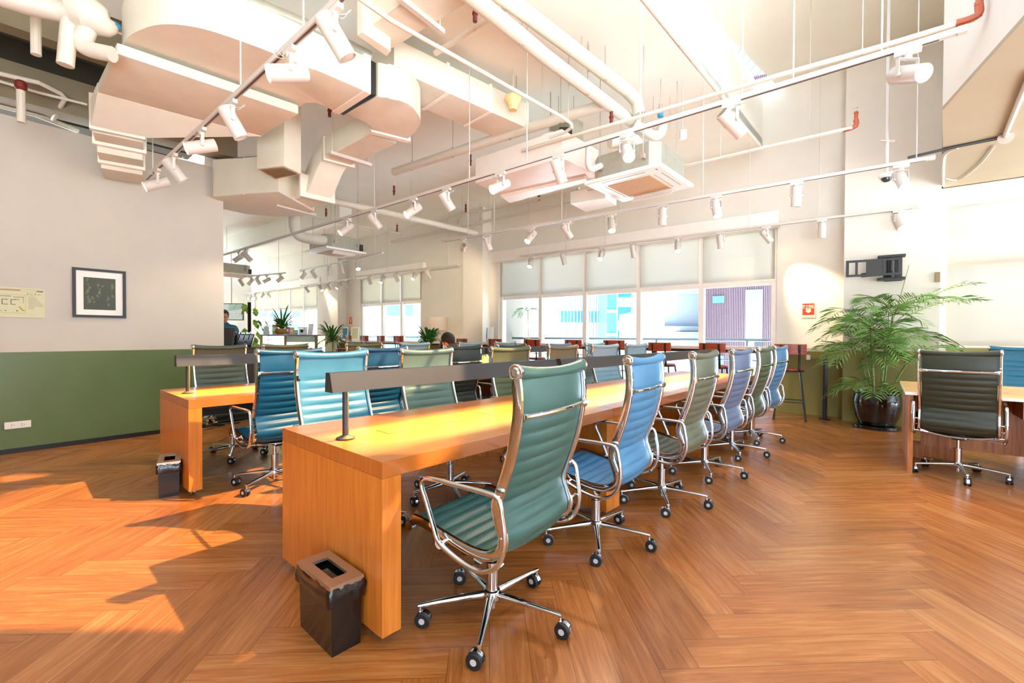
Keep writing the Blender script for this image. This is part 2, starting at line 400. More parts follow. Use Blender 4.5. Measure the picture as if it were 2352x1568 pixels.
# ------------------------------------------------------------------ window wall
w1a, w1b = wt(1783), wt(1145); w2a, w2b = wt(968), wt(827); w3a, w3b = wt(729), wt(585)
w4a, w4b = wt(2172), wt(2172) - 4.2
ZT = 3.07
def wseg(name, a, b, z0, z1, m, th=0.3):
    return wallbox(name, WW(a), WW(b), -WN, th, z0, z1, m)
k = 0
for a, b in ((w4a, w1a), (w1b, w2a), (w2b, w3a), (w3b, 20.6)):
    wseg('wall_window' if k == 0 else 'wall_window', a, b, 1.05, ZT, 'white_wall')
    wseg('wall_window_dado', a, b, 0, 1.05, 'green_wall_matte'); k += 1
wseg('wall_window_upper', w4b - 1, 20.6, ZT, 5.6, 'white_wall')
wseg('wall_window_dado', w4b, w4a, 0, 1.10, 'green_wall_matte')
def pillar(name, pa, pb, depth, z1=4.4, dado=True):
    a, b = wt(pa, depth), wt(pb, depth)
    for z0, zz, m in ((0, 1.05, 'green_wall_matte'), (1.05, z1, 'white_wall')):
        bb = MB(); bb.prism([WW(a, 0)[:2], WW(b, 0)[:2], WW(b, depth)[:2], WW(a, depth)[:2]], z0, zz)
        struct(bb.build(name, m, origin=WW((a + b) / 2, 0, z0), smooth=0))
pillar('column_right', 1936, 2157, 0.36, 5.6)
pillar('column_middle', 1063, 1108, 0.32)
pillar('column_left', 738, 776, 0.32)
for pa, pb, dd in ((1115, 1786, 0.12), (818, 971, 0.12), (578, 734, 0.12)):
    a, b = wt(pa, dd), wt(pb, dd); o = MB().prism([WW(a, -0.02)[:2], WW(b, -0.02)[:2], WW(b, dd)[:2], WW(a, dd)[:2]], ZT - 0.02, ZT + 0.235, 0.006).build('trim_valance', 'white_paint', origin=WW(a, 0, ZT)); struct(o)
o = MB().prism([WW(w4a + .12, -.02)[:2], WW(w4b, -.02)[:2], WW(w4b, .1)[:2], WW(w4a + .12, .1)[:2]], 3.05, 3.28, 0.006).build('trim_valance', 'white_paint', origin=WW(w4a, 0, 3)); struct(o)
def make_window(idx, edges, z0, ztr, blind_name, blind_z, groupname, where, bm='blind'):
    # edges: t of each mullion from right to left
    a, b = edges[0], edges[-1]; fr = MB()
    def bar(t0, t1, za, zb, dep=0.07, off=-0.10): fr.prism([WW(t0, off - dep / 2)[:2], WW(t1, off - dep / 2)[:2], WW(t1, off + dep / 2)[:2], WW(t0, off + dep / 2)[:2]], za, zb)
    for i, t in enumerate(edges):
        hw = 0.045
        t0, t1 = max(a, t - hw), min(b, t + hw)
        if i == 0: t0, t1 = a, a + 0.09
        if i == len(edges) - 1: t0, t1 = b - 0.09, b
        bar(t0, t1, z0, ZT, 0.12)
    bar(a, b, z0, z0 + 0.07); bar(a, b, ZT - 0.07, ZT); bar(a, b, ztr - 0.05, ztr + 0.03)
    if z0 < 0.5: bar(a, b, 1.00, 1.06)
    root = fr.build('window_%d' % idx, 'white_paint', origin=WW((a + b) / 2, 0, z0), smooth=0); struct(root)
    for i in range(len(edges) - 1):
        g = MB(); g.prism([WW(edges[i] + .03, -.105)[:2], WW(edges[i + 1] - .03, -.105)[:2], WW(edges[i + 1] - .03, -.099)[:2], WW(edges[i] + .03, -.099)[:2]], z0 + 0.05, ZT - 0.05)
        o = g.build('glass_pane', 'glass', smooth=0); o.parent = root; o.matrix_parent_inverse = Matrix.Translation(-root.location)
    n = len(edges) - 1
    for i in range(n):
        t0, t1 = edges[i] + 0.035, edges[i + 1] - 0.035
        o0 = WW((t0 + t1) / 2, -0.025, blind_z)
        side = n - 1 - i
        lab = blind_name(side, n)
        rt = thing('roller_blind', lab, 'blind', o0, 0, groupname)
        f = MB(); f.prism([WW(t0, -.0255)[:2], WW(t1, -.0255)[:2], WW(t1, -.0235)[:2], WW(t0, -.0235)[:2]], blind_z, ZT - 0.03)
        f.build('fabric', bm, rt, origin=None, smooth=0).matrix_parent_inverse = Matrix.Translation(-o0)
        r = MB(); r.prism([WW(t0, -.034)[:2], WW(t1, -.034)[:2], WW(t1, -.016)[:2], WW(t0, -.016)[:2]], blind_z - 0.028, blind_z, 0.003)
        r.build('bottom_bar', 'white_paint', rt, smooth=0).matrix_parent_inverse = Matrix.Translation(-o0)
def bn(where):
    def f(i, n):
        if n == 1: return 'pale sheer roller blind fully lowered over ' + where
        s = ['leftmost', 'second from left', 'third from left', 'fourth from left', 'fifth from left'][i] if i < n - 1 else 'rightmost'
        return '%s cream roller blind half lowered on the %s' % (s, where)
    return f
make_window(1, [w1a, wt(1608), wt(1464), wt(1340), wt(1238), w1b], 0.0, 2.17, bn('wide window with five panes'), 2.21, 'roller blinds on the wide window', '')
make_window(2, [w2a, wt(919), wt(875), w2b], 0.0, 2.22, bn('small window by the table lamp'), 2.26, 'roller blinds on the small window', '', 'blind_dense')
make_window(3, [w3a, wt(696), wt(664), wt(637), wt(611), w3b], 0.0, 2.22, bn('far window at the coffee bar'), 2.26, 'roller blinds on the far window', '', 'blind_dense')
make_window(4, [w4a, w4b], 1.10, 2.24, bn('the window behind the right desk'), 1.13, None, '', 'blind_sheer')
# ------------------------------------------------------------------ ceilings
LP = Vector((4.20, 7.66, 0))
def lp(s): return LP + U * s
CZ, CH = 4.40, 5.35
def slab(name, poly, z0, z1, m):
    c = Vector((sum(p[0] for p in poly) / len(poly), sum(p[1] for p in poly) / len(poly), z0))
    return struct(MB().prism([tuple(p[:2]) for p in poly], z0, z1).build(name, m, origin=c, smooth=0))
def uv_(u, v): return DK(u, v)
# lower ceiling: left of the line lp(); dark bare slab above the partition
slab('ceiling', [lp(0.16), lp(-4.9), (-3.4, 4.02), uv_(0.2, 4.45), uv_(1.2, 4.45), WW(0.75, -.15)], CZ, CZ + .18, 'white_ceiling')
slab('ceiling', [uv_(1.2, 4.45), uv_(1.2, 13.5), WW(20.9, -.15), WW(0.75, -.15)], CZ, CZ + .18, 'white_ceiling')
slab('ceiling_bare', [uv_(-9, 4.45), uv_(1.2, 4.45), uv_(1.2, 13.5), uv_(-9, 13.5)], 4.62, 4.9, 'dark_slab')
slab('ceiling_high', [lp(0.6) - V * .3, lp(-4.6) + V * .3, Vector((4.4, 4.5, 0)), Vector((4.4, -3, 0)), Vector((9.5, -3, 0)), WW(-7, -.2), WW(-6, -.2)], CH, CH + 0.2, 'white_ceiling')
o = MB().prism([lp(0.4)[:2], lp(-4.55)[:2], (lp(-4.55) + V * .12)[:2], (lp(0.4) + V * .12)[:2]], CZ + .06, CH).build('beam_ceiling_step', 'white_ceiling', origin=lp(-2) + UP * CZ, smooth=0); struct(o)
# ceiling over the camera, with an unseen opening shaped to throw the sun patches on the left floor
slab('ceiling_near', [uv_(-9, 4.45), uv_(0.2, 4.45), (-3.4, 4.02), (-0.35, 4.02), (-0.35, 1.9), (-0.35, -3), (-11, -3)], CZ, CZ + .2, 'white_ceiling')
slab('ceiling_near', [(-0.35, 1.9), (3.25, 1.9), (3.25, -3), (-0.35, -3)], CZ, CZ + .2, 'white_ceiling')
for v_, z0, z1, w_ in ((4.72, 4.05, 4.62, .18), (5.42, 3.62, 4.0, .26), (6.3, 3.8, 4.62, .25), (7.3, 3.8, 4.62, .25)):
    c = uv_(-3.4, v_); o = MB().obb(c + UP * ((z0 + z1) / 2), U * 4.5, V * w_ / 2, UP * (z1 - z0) / 2).build('beam_left', 'beam_paint' if v_ < 6 else 'dark_slab', origin=c + UP * z0, smooth=0); struct(o)
# beams across the far part of the room, parallel to the windows
for off, z0 in ((2.6, 3.95), (5.2, 3.95)):
    a, b = WW(9.0, off), WW(19.5, off); c = (a + b) / 2
    struct(MB().obb(c + UP * ((z0 + CZ) / 2), (b - a) / 2, WN * 0.16, UP * (CZ - z0) / 2).build('beam_far', 'white_ceiling', origin=c + UP * z0, smooth=0))
# bulkhead and soffit at the right
S1, S2, S4 = Z(2165, 246, 3.32), WW(wt(2160), 0.02), Z(2352, 36, 3.32)
S4 = S4 + (S4 - S1) * 0.02
Sx = WW(w4b - 1, 0.02)
b = MB(); poly = [S1, S2, Sx, S4 + Vector((3.2, -1.2, 0)), S4]
b.prism([p[:2] for p in poly], 3.325, CH)
struct(b.build('wall_bulkhead', 'white_wall', origin=(S1.x, S1.y, 3.325), smooth=0))
b = MB(); b.prism([p[:2] for p in poly], 3.29, 3.325); struct(b.build('ceiling_soffit', 'beige_soffit', origin=(S1.x, S1.y, 3.29), smooth=0))
# walls out of the frame: behind the camera and to the right, added with openings sized to control the daylight
BY = -3.2; RX = 6.7
for i, (xa, xb) in enumerate(((-11, -1.5), (1.4, 1.8), (4.2, 6.9))):
    wallbox('wall_back', (xa, BY, 0), (xb, BY, 0), (0, -1, 0), .25, 0, 4.4, 'white_wall')
wallbox('wall_back_upper', (-11, BY - .02, 0), (RX + .25, BY - .02, 0), (0, -1, 0), .2, 2.6, 4.4, 'white_wall')
wallbox('wall_return', LB + V * .02 - LD * .21, LB + V * 14 - LD * .21, LD, .2, 0, 4.62, 'white_wall')  # hidden from view; added to stop daylight washing out the far left
wallbox('wall_left_rear', L0 + LD * .05, (L0.x - .6, BY, 0), (-1, 0, 0), .2, 0, 4.4, 'left_wall')
wallbox('wall_right_rear', (RX, BY, 0), (RX, 1.9, 0), (1, 0, 0), .25, 0, .9, 'white_wall')
wallbox('wall_right_rear_upper', (RX, BY, 0), (RX, 1.9, 0), (1, 0, 0), .25, 1.6, 5.35, 'white_wall')
wallbox('wall_right_rear_pier', (RX, -1.2, 0), (RX, -.3, 0), (1, 0, 0), .25, .9, 1.6, 'white_wall')
# ------------------------------------------------------------------ outside
struct(MB().prism([WW(-6, -.3)[:2], WW(22, -.3)[:2], WW(22, -2.2)[:2], WW(-6, -2.2)[:2]], -0.25, -0.03).build('floor_balcony', 'balcony', origin=WW(8, -1, -.03), smooth=0))
rt = thing('balcony_railing', 'grey steel balcony railing outside the windows', 'railing', WW(8, -1.7, -0.03))
def rel(o, rt): o.parent = rt; o.matrix_parent_inverse = Matrix.Translation(-rt.location); return o
for z in (1.17, 0.75, 0.4):
    rel(MB().tube([WW(-5, -1.7, z), WW(21, -1.7, z)], 0.03 if z > 1 else 0.014, 8).build('rail_bar', 'rail_steel'), rt)
for t in [-4.5 + 1.9 * i for i in range(14)]:
    rel(MB().tube([WW(t, -1.7, -0.03), WW(t, -1.7, 1.16)], 0.022, 8).build('rail_post', 'rail_steel'), rt)
def tower(name, label, pa, pb, d0, depth, z0, z1, m, parts=(), ang=0.0):
    a, b = D(pa, 770, d0), D(pb, 770, d0); c = (a + b) / 2; wd = (b - a).length
    rt = thing(name, label, 'building', (c.x, c.y + depth / 2, z0), ang)
    MB().box((0, 0, (z1 - z0) / 2), (wd, depth, z1 - z0)).build('facade', m, rt, smooth=0)
    for kind, x0, x1, za, zb, mm, pr in parts:       # x as fraction of the width, z as world height
        MB().box((wd * ((x0 + x1) / 2 - .5), -depth / 2 - pr / 2 + .02, (za + zb) / 2 - z0), (wd * (x1 - x0), pr + .04, zb - za)).build(kind, mm, rt, smooth=0)
    return rt
ribs = []
tower('purple_building', 'purple ribbed building close outside the rightmost pane', 1655, 1812, 26, 3, -12, 16, 'corrugated', ang=-.5, parts=
      [('cladding_rib', i / 44, i / 44 + .011, -12, 16, 'corrugated', .12) for i in range(44)] +
      [('window_slot', .12, .28, 3.2, 3.6, 'tower_glass', .2), ('window_slot', .12, .28, -.4, .1, 'tower_glass', .2), ('roller_shutter', .56, .78, -2.2, 3.9, 'rail_steel', .16), ('window_slot', .68, .78, .6, 1.0, 'glass_dark', .2)])
aw = tower('white_building', 'white low building with ledges and two air conditioners', 1500, 1664, 33, 6, -12, 6.2, 'tower_white',
      [('ledge', 0, 1, z, z + .35, 'tower_white', .8) for z in (1.6, 4.3)] + [('window_band', .08, .34, 4.7, 6.0, 'tower_glass', .1), ('window_band', .72, .98, 4.7, 6.0, 'tower_glass', .1), ('window_band', .62, 1, -.9, .5, 'glass_dark', .1), ('balcony_front', .3, .97, .7, 1.55, 'tower_white', 1.2)])
for i, px in enumerate((1637, 1651)):
    c = D(px, 719, 32.84); rt = thing('outdoor_ac_unit', ('left' if i == 0 else 'right') + ' air conditioner unit on the white building outside', 'air conditioner', c)
    MB().box((0, 0, 0), (.42, .3, .9), bevel=.02).build('casing', 'tower_white', rt)
    for zz in (.2, -.2): MB().cyl((0, -.16, zz), (0, -.175, zz), .16, n=18).build('fan_grille', 'rail_steel', rt)
grid = lambda nx, z0, z1, dz, m, pr=.1: [('window_band', .02, .98, z0 + dz * i, z0 + dz * i + dz * .55, m, pr) for i in range(int((z1 - z0) / dz))]
tower('glass_tower', 'blue glass tower behind the white building outside', 1552, 1608, 60, 12, -20, 40, 'tower_glass', [('mullion', i / 6, i / 6 + .03, -20, 40, 'tower_white', .3) for i in range(7)] + [('floor_line', 0, 1, -18 + 3.4 * i, -17.7 + 3.4 * i, 'tower_white', .3) for i in range(16)])
tower('banded_tower', 'tall white tower with blue window bands outside the third pane', 1418, 1480, 70, 5, -20, 50, 'tower_white', grid(0, -18, 48, 3.6, 'tower_glass'))
tower('slim_glass_tower', 'slim blue glass tower between two white towers outside', 1396 - 2, 1416, 62, 6, -20, 45, 'tower_glass', [('floor_line', 0, 1, -18 + 3.2 * i, -17.6 + 3.2 * i, 'tower_white', .2) for i in range(19)])
tower('lattice_tower', 'white tower with a fine grid facade outside the second pane', 1286, 1385, 80, 5, -20, 60, 'tower_white', [('fin', i / 13, i / 13 + .02, -20, 60, 'tower_beige', .5) for i in range(14)] + grid(0, -18, 58, 3.6, 'tower_glass', .05)[::3])
tower('pink_block', 'low pale pink block left of the purple building outside', 1474, 1526, 24, 5, -12, 2.6, 'tower_beige')
tower('curved_roof_hall', 'pale hall outside the small window', 838, 985, 48, 12, -10, 3.1, 'tower_white', grid(0, -8, 2, 2.0, 'tower_glass'))
tower('left_tower', 'tall pale blue tower outside the small window', 888, 950, 85, 12, -20, 40, 'tower_white', grid(0, -18, 38, 3.8, 'tower_glass'))
tower('far_left_tower', 'pale tower outside the far window behind the coffee bar', 600, 690, 90, 12, -20, 40, 'tower_white', grid(0, -18, 38, 3.8, 'tower_glass'))
tb_ = wt(1201, -2.2); bw = MB().obb(WW(tb_ + .1, -1.28, 1.6), WL * .1, WN * .93, UP * 1.65).build('wall_balcony', 'tower_beige', origin=WW(tb_, -1.28, 0), smooth=0); struct(bw)
rt = thing('sun_block_tower', 'tall tower with horizontal louvres outside the right window', 'building', (27, 30, -20))  # height and extent added to keep sun off windows; also the faint building there
MB().box((0, 0, 31), (9, 44, 62)).build('facade', 'tower_white', rt, smooth=0)
for i in range(34): MB().box((-4.6, 0, 15 + i * 1.05), (.5, 43.6, .45)).build('louvre', 'louvre', rt, smooth=0)
# ------------------------------------------------------------------ office chair
BACK = [(-.300, 1.115), (-.312, 1.02), (-.305, .92), (-.278, .80), (-.236, .68), (-.213, .61), (-.232, .545), (-.247, .495), (-.230, .447), (-.17, .418), (-.08, .415), (.05, .435), (.17, .458), (.235, .462), (.262, .440), (.262, .415)]
def yz(pts): return [Vector((0, y, z)) for y, z in pts]
def make_chair(col):
    t = thing('office_chair', 'office chair', 'chair')
    path = crom(yz(BACK), 10)
    # arc-length resample
    ds = 0.0065; P = [path[0]]; acc = 0
    for a, b in zip(path, path[1:]):
        L = (b - a).length; s = ds - acc
        while s < L: P.append(a + (b - a) * (s / L)); s += ds
        acc = (acc + L) % ds if L else acc
        acc = L - (s - ds)
    n = len(P); hw = .232; xs = [-hw, -hw * .97, -hw * .7, -hw * .35, 0, hw * .35, hw * .7, hw * .97, hw]
    front, back = [], []
    for i, p in enumerate(P):
        a, b = P[max(0, i - 1)], P[min(n - 1, i + 1)]; tg = (b - a).normalized(); nr = Vector((0, -tg.z, tg.y))   # towards the sitter
        s = i * ds; ph = (s - .17) / .0562
        puff = .0105 * abs(math.sin(math.pi * ph)) ** .7 if s > .17 else .0105 * min(1, abs(s - .17) / .03) ** .6
        if s > n * ds - .07: puff = .006
        rf, rb = [], []
        for x in xs:
            e = 1 - (abs(x) / hw) ** 4
            sag = -.012 * (1 - (x / hw) ** 2) * (1 if i < n * .6 else .6)
            rf.append(p + nr * (sag + .004 + puff * e) + Vector((x, 0, 0))); rb.append(p + nr * (sag - .004 - puff * e) + Vector((x, 0, 0)))
        front.append(rf); back.append(rb)
    b = MB(); b.rings([f + k[::-1] for f, k in zip(front, back)])
    o = b.build('upholstery', 'leather_' + col, t, smooth=50); o['skin_slot'] = 1
    # rolled head edge
    ring = []
    for x in [i / 10 * .246 for i in range(-10, 11)]:
        zc = 1.118 - .014 * (1 - (x / .246) ** 2); yc = -.305 - .008 * (1 - (x / .246) ** 2); r = .027 - .004 * (1 - (x / .246) ** 2)
        ring.append([Vector((x, yc + r * math.cos(2 * math.pi * j / 14), zc + r * math.sin(2 * math.pi * j / 14))) for j in range(14)])
    o = MB().rings(ring).build('head_roll', 'leather_' + col, t, smooth=60); o['skin_slot'] = 1
    o = MB().tube([(x, .262 - .003, .425) for x in (-.234, 0, .234)], .018, 10).build('seat_front_roll', 'leather_' + col, t); o['skin_slot'] = 1
    for sx in (-1, 1):
        caps = MB()
        caps.rings([[Vector((sx * x, -.305 + r * math.cos(a), 1.118 + r * math.sin(a))) for a in [2 * math.pi * j / 18 for j in range(18)]] for x, r in ((.242, .029), (.254, .030), (.258, .026), (.256, .019), (.260, .013), (.260, .004))])
        caps.build('end_cap', 'chrome', t)
        MB().cyl((sx * .230, .260, .425), (sx * .252, .260, .425), .021, n=12).build('end_cap', 'chrome', t)
        rail = [p + Vector((sx * .246, 0, 0)) for p in crom(yz(BACK[:-2]), 5)]
        MB().ribbon(rail, (1, 0, 0), .011, .019).build('side_rail', 'chrome', t, smooth=50)
        arm = crom([(sx * .285, y, z) for y, z in ((-.255, .66), (-.20, .672), (-.05, .672), (.06, .672), (.125, .664), (.145, .635), (.115, .57), (.075, .48), (.05, .432), (.0, .405), (-.10, .378), (-.18, .377), (-.245, .412), (-.275, .47), (-.282, .53), (-.272, .60))], 4, True)
        MB().ribbon(arm, (1, 0, 0), .010, .0085, True).build('armrest', 'chrome', t, smooth=50)
        for y, z in ((-.262, .52), (-.245, .41), (.03, .428)): MB().cyl((sx * .246, y, z), (sx * .287, y, z), .006, n=8).build('arm_bolt', 'chrome', t)
    def crossbar(y, z, bow, rmid, rend):
        pts, rs = [], []
        for i in range(17):
            x = -.246 + .492 * i / 16; k = abs(x) / .246
            pts.append((x, y - bow * (1 - k * k), z + .0)); rs.append(rmid + (rend - rmid) * max(0, (k - .82) / .18) ** 1.5)
        return pts, rs
    p, rs = crossbar(-.318, .955, .022, .0105, .024); MB().tube(p, .01, 10, rs=rs).build('back_bar', 'chrome', t)
    for y in (-.13, .08):
        p, rs = crossbar(y, .40, 0, .012, .026); p = [(x, yy, z - .035 * (1 - (abs(x) / .246) ** 2)) for x, yy, z in p]
        MB().tube(p, .01, 10, rs=rs).build('seat_spreader', 'chrome', t)
    m = MB(); m.box((0, -.02, .362), (.085, .20, .045), bevel=.008); m.cyl((-.185, 0, .362), (.185, 0, .362), .0165, n=12)
    for sx in (-1, 1): m.face([(sx * .17, 0, .365), (sx * .17, -.10, .395), (sx * .235, -.06, .425), (sx * .20, .02, .40)])
    m.build('tilt_mechanism', 'black_plastic', t, double=True)
    MB().cyl((.185, 0, .362), (.235, 0, .362), .018, n=14).build('tension_knob', 'chrome', t)
    lv = MB(); lv.tube([(.03, .05, .355), (.15, .07, .335), (.275, .085, .325)], .0045, 6); lv.ball((.285, .087, .324), .013); lv.build('height_lever', 'chrome', t)
    MB().lathe([(.014, .235), (.014, .345)], n=14).build('gas_piston', 'chrome', t)
    MB().lathe([(.030, .098), (.030, .104), (.0265, .108), (.0265, .238), (.029, .240), (.029, .250), (.020, .252)], n=16).build('gas_column', 'chrome', t)
    MB().lathe([(.012, .040), (.017, .043), (.018, .075), (.030, .078), (.040, .088), (.042, .108), (.036, .122), (.028, .126)], n=18).build('base_hub', 'chrome', t)
    for i in range(5):
        a = math.radians(66 + 72 * i); d = Vector((math.cos(a), math.sin(a), 0)); s = Vector((-d.y, d.x, 0)); rings = []
        for r, zc, w, h in ((.028, .104, .017, .019), (.10, .102, .0155, .0165), (.22, .095, .012, .011), (.300, .089, .010, .008), (.322, .087, .009, .0075)):
            rings.append([d * r + s * (w * math.cos(q)) + UP * (zc + h * math.sin(q)) for q in [2 * math.pi * j / 10 for j in range(10)]])
        lg = MB(); lg.rings(rings); lg.cyl(d * .315 + UP * .088, d * .315 + UP * .052, .0075, n=10)
        lo = lg.build('leg', 'chrome', t, smooth=50)
        ca = a + 1.1 + i * 1.7; cd = Vector((math.cos(ca), math.sin(ca), 0)); cs = Vector((-cd.y, cd.x, 0)); c = d * .315 + cd * .016
        co = MB(); pr = [(.029, .023), (.0325, .020), (.0325, .009), (.031, .005), (.008, .0045)]
        co.rings([[c + cs * x + cd * (r * math.cos(q)) + UP * (.0325 + r * math.sin(q)) for q in [2 * math.pi * j / 20 for j in range(20)]] for r, x in [(r, -x) for r, x in pr] + pr[::-1]])
        wh = co.build('caster_wheels', 'rubber', lo)
        hd = MB()
        hd.rings([[c + cs * x + cd * (r * math.cos(q)) + UP * (.0325 + r * math.sin(q)) for q in [2 * math.pi * j / 14 for j in range(14)]] for r, x in ((.013, -.0242), (.013, -.0228), (.003, -.0226), (.003, .0226), (.013, .0228), (.013, .0242))])
        hd.build('wheel_disc', 'caster_grey', lo)
        hh = MB(); rr = []
        for x in (-.0095, .0095): rr.append([c + cs * x + cd * (.0345 * math.cos(q)) + UP * (.0325 + .0345 * math.sin(q)) for q in [math.pi * (-.08 + 1.0 * j / 10) for j in range(11)]] + [c + cs * x + UP * .036])
        hh.rings(rr); hh.build('caster_hood', 'chrome', lo)
    return t
CH0 = make_chair('teal'); used = [False]
def chair(p, g, col, label, group):
    global CH0
    p = Vector(p); rz = heading(g)
    if not used[0]:
        used[0] = True; CH0.location = (p.x, p.y, 0); CH0.rotation_euler = (0, 0, rz); CH0['label'] = label; CH0['group'] = group; return CH0
    return copy_tree(CH0, (p.x, p.y, 0), rz, label, group, remat='leather_' + col)
def ang(deg): a = math.radians(deg); return Vector((-math.sin(a), math.cos(a), 0))      # heading, degrees left of straight ahead
G1 = 'office chairs along the near side of the front desk'
c = lambda hx, hy: Z(hx, hy, .105)
chair((-.085, 1.995), ang(54), 'teal', 'teal green ribbed office chair nearest the camera, its back turned to us', G1)
chair(c(1357, 1200) + Vector((.03, .0, 0)), ang(53), 'blue', 'bright blue office chair just right of the nearest teal chair', G1)
chair(c(1510, 1118) + Vector((.03, 0, 0)), ang(50), 'olive', 'grey-green office chair third from the camera on the desk\'s right side', G1)
chair(c(1612, 1059) + Vector((.02, 0, 0)), ang(47), 'slate', 'slate blue office chair between two olive green chairs', G1)
chair(c(1676, 1018) + Vector((.02, 0, 0)), ang(48), 'moss', 'olive green office chair second from the right end of the near row', G1)
chair(c(1721, 989) + Vector((.02, 0, 0)), ang(46), 'azure', 'blue office chair last in the near row, beside the end bar stool', G1)
G2 = 'office chairs along the far side of the front desk'
for u, v, a, col, lab in ((.52, 1.14, 228, 'sky', 'sky blue office chair facing us behind the nearest desk lamp post'),
                        (1.32, 1.15, 226, 'sage', 'grey-green office chair facing us, right of the sky blue chair'),
                        (2.32, 1.15, 222, 'khaki', 'olive office chair facing us, above the left half of the nearest teal chair\'s head'),
                        (3.22, 1.15, 224, 'olive', 'grey-green office chair facing us, above the right half of the nearest teal chair\'s head'),
                        (4.12, 1.16, 218, 'lightblue', 'light blue office chair facing us, left of the bright blue chair'),
                        (5.02, 1.16, 222, 'lightblue', 'light blue office chair facing us, right above the bright blue chair')):
    chair(DK(u, v), ang(a), col, lab, G2)
O2 = Vector((-2.447, 3.414, 0))
def DK2(u, v): return O2 + U * u + V * v
G3 = 'office chairs along the near side of the rear desk'
for u, v, a, col, lab in ((.58, -.10, 50, 'deepblue', 'deep blue office chair with chrome frame left of the sky blue chair'),
                        (1.42, -.10, 48, 'deepblue', 'deep blue office chair half hidden between the sky blue and grey-green chairs'),
                        (2.42, -.10, 46, 'darkgreen', 'dark green office chair showing its chrome back bar, right of the cap'),
                        (3.20, -.10, 48, 'darkgreen', 'dark office chair mostly hidden behind the olive chair above the teal head'),
                        (4.18, -.10, 48, 'slate', 'bluish office chair whose top peeks over a grey-green chair beside the long counter'),
                        (5.10, -.10, 48, 'seafoam', 'pale sea green office chair with chrome bar behind the light blue chair')):
    chair(DK2(u, v), ang(a), col, lab, G3)
G4 = 'office chairs along the far side of the rear desk'
for u, v, a, col, lab in ((.62, 1.12, 232, 'fern', 'dark green office chair facing us at the left, against the green wall'),
                        (1.28, 1.18, 225, 'khaki', 'wide olive office chair back below the coffee display case'),
                        (2.28, 1.15, 225, 'khaki', 'olive office chair back behind the half hidden deep blue chair'),
                        (3.10, 1.15, 225, 'lightblue', 'light blue office chair back left of the person in a cap'),
                        (4.22, 1.15, 225, 'lightblue', 'light blue office chair back right of the person in a cap'),
                        (5.08, 1.15, 225, 'seafoam', 'sea green office chair back below the blue poster')):
    chair(DK2(u, v), ang(a), col, lab, G4)
chair((4.02, 4.06), ang(-46), 'black_green', 'dark green office chair at the walnut desk on the right', 'chairs at the right desk')
chair((5.86, 5.20), ang(135), 'petrol', 'petrol blue office chair at the right edge behind the walnut desk', 'chairs at the right desk')
# ------------------------------------------------------------------ long desks
TL, TW, TH = 1.81, .97, .75
def make_desk():
    t = thing('work_desk', 'desk', 'desk')
    tp = MB(); tp.box((TL / 2, TW / 2, TH - .033), (TL - .004, TW, .066), bevel=.002); tp.build('tabletop', 'maple', t, smooth=0)
    for x in (.045, TL - .045):
        e = MB(); e.box((x, TW / 2, (.052 + TH - .067) / 2), (.088, TW, TH - .067 - .052), bevel=.002); po = e.build('end_panel', 'maple_end', t, smooth=0)
        for y in (.10, TW - .10):
            cs = MB(); cs.box((x, y, .047), (.05, .05, .008)); cs.box((x, y, .036), (.014, .034, .024))
            for sg in (-1, 1): cs.cyl((x - .004 + sg * .009, y, .0215), (x + .004 + sg * .012, y, .0215), .0215, n=16)
            cs.build('caster', 'brushed_steel', po)
    MB().box((TL / 2, .15, TH - .085), (TL - .2, .03, .035)).build('steel_beam', 'black_metal', t, smooth=0)
    MB().box((TL / 2, TW - .15, TH - .085), (TL - .2, .03, .035)).build('steel_beam', 'black_metal', t, smooth=0)
    MB().box((TL / 2, TW / 2, TH - .15), (TL - .3, .16, .09)).build('cable_tray', 'black_metal', t, smooth=0)
    for x in (.62, 1.36):
        lid = MB(); lid.box((x, TW / 2, TH + .0004), (.62, .115, .002)); o = lid.build('cable_lid', 'maple', t, smooth=0)
        g = MB(); g.box((x, TW / 2 + .0595, TH + .0006), (.62, .004, .0018)); g.box((x - .312, TW / 2, TH + .0006), (.003, .115, .0018)); g.box((x + .312, TW / 2, TH + .0006), (.003, .115, .0018)); g.build('lid_gap', 'black_trim', o, smooth=0)
    return t
D0 = make_desk(); first = True
RZU = math.atan2(U.y, U.x)
GD = 'long maple work desks'
for row, (ori, nm) in enumerate(((DO, 'front'), (O2, 'rear'))):
    for i in range(3):
        p = ori + U * (TL * i)
        lab = {0: 'maple work desk at the %s of the room, nearest the camera in its row', 1: 'maple work desk in the middle of the %s row', 2: 'maple work desk at the far end of the %s row'}[i] % (('front' if row == 0 else 'left back') if i == 0 else nm)
        if first: D0.location = p; D0.rotation_euler = (0, 0, RZU); D0['label'] = lab; D0['group'] = GD; first = False
        else: copy_tree(D0, p, RZU, lab, GD)
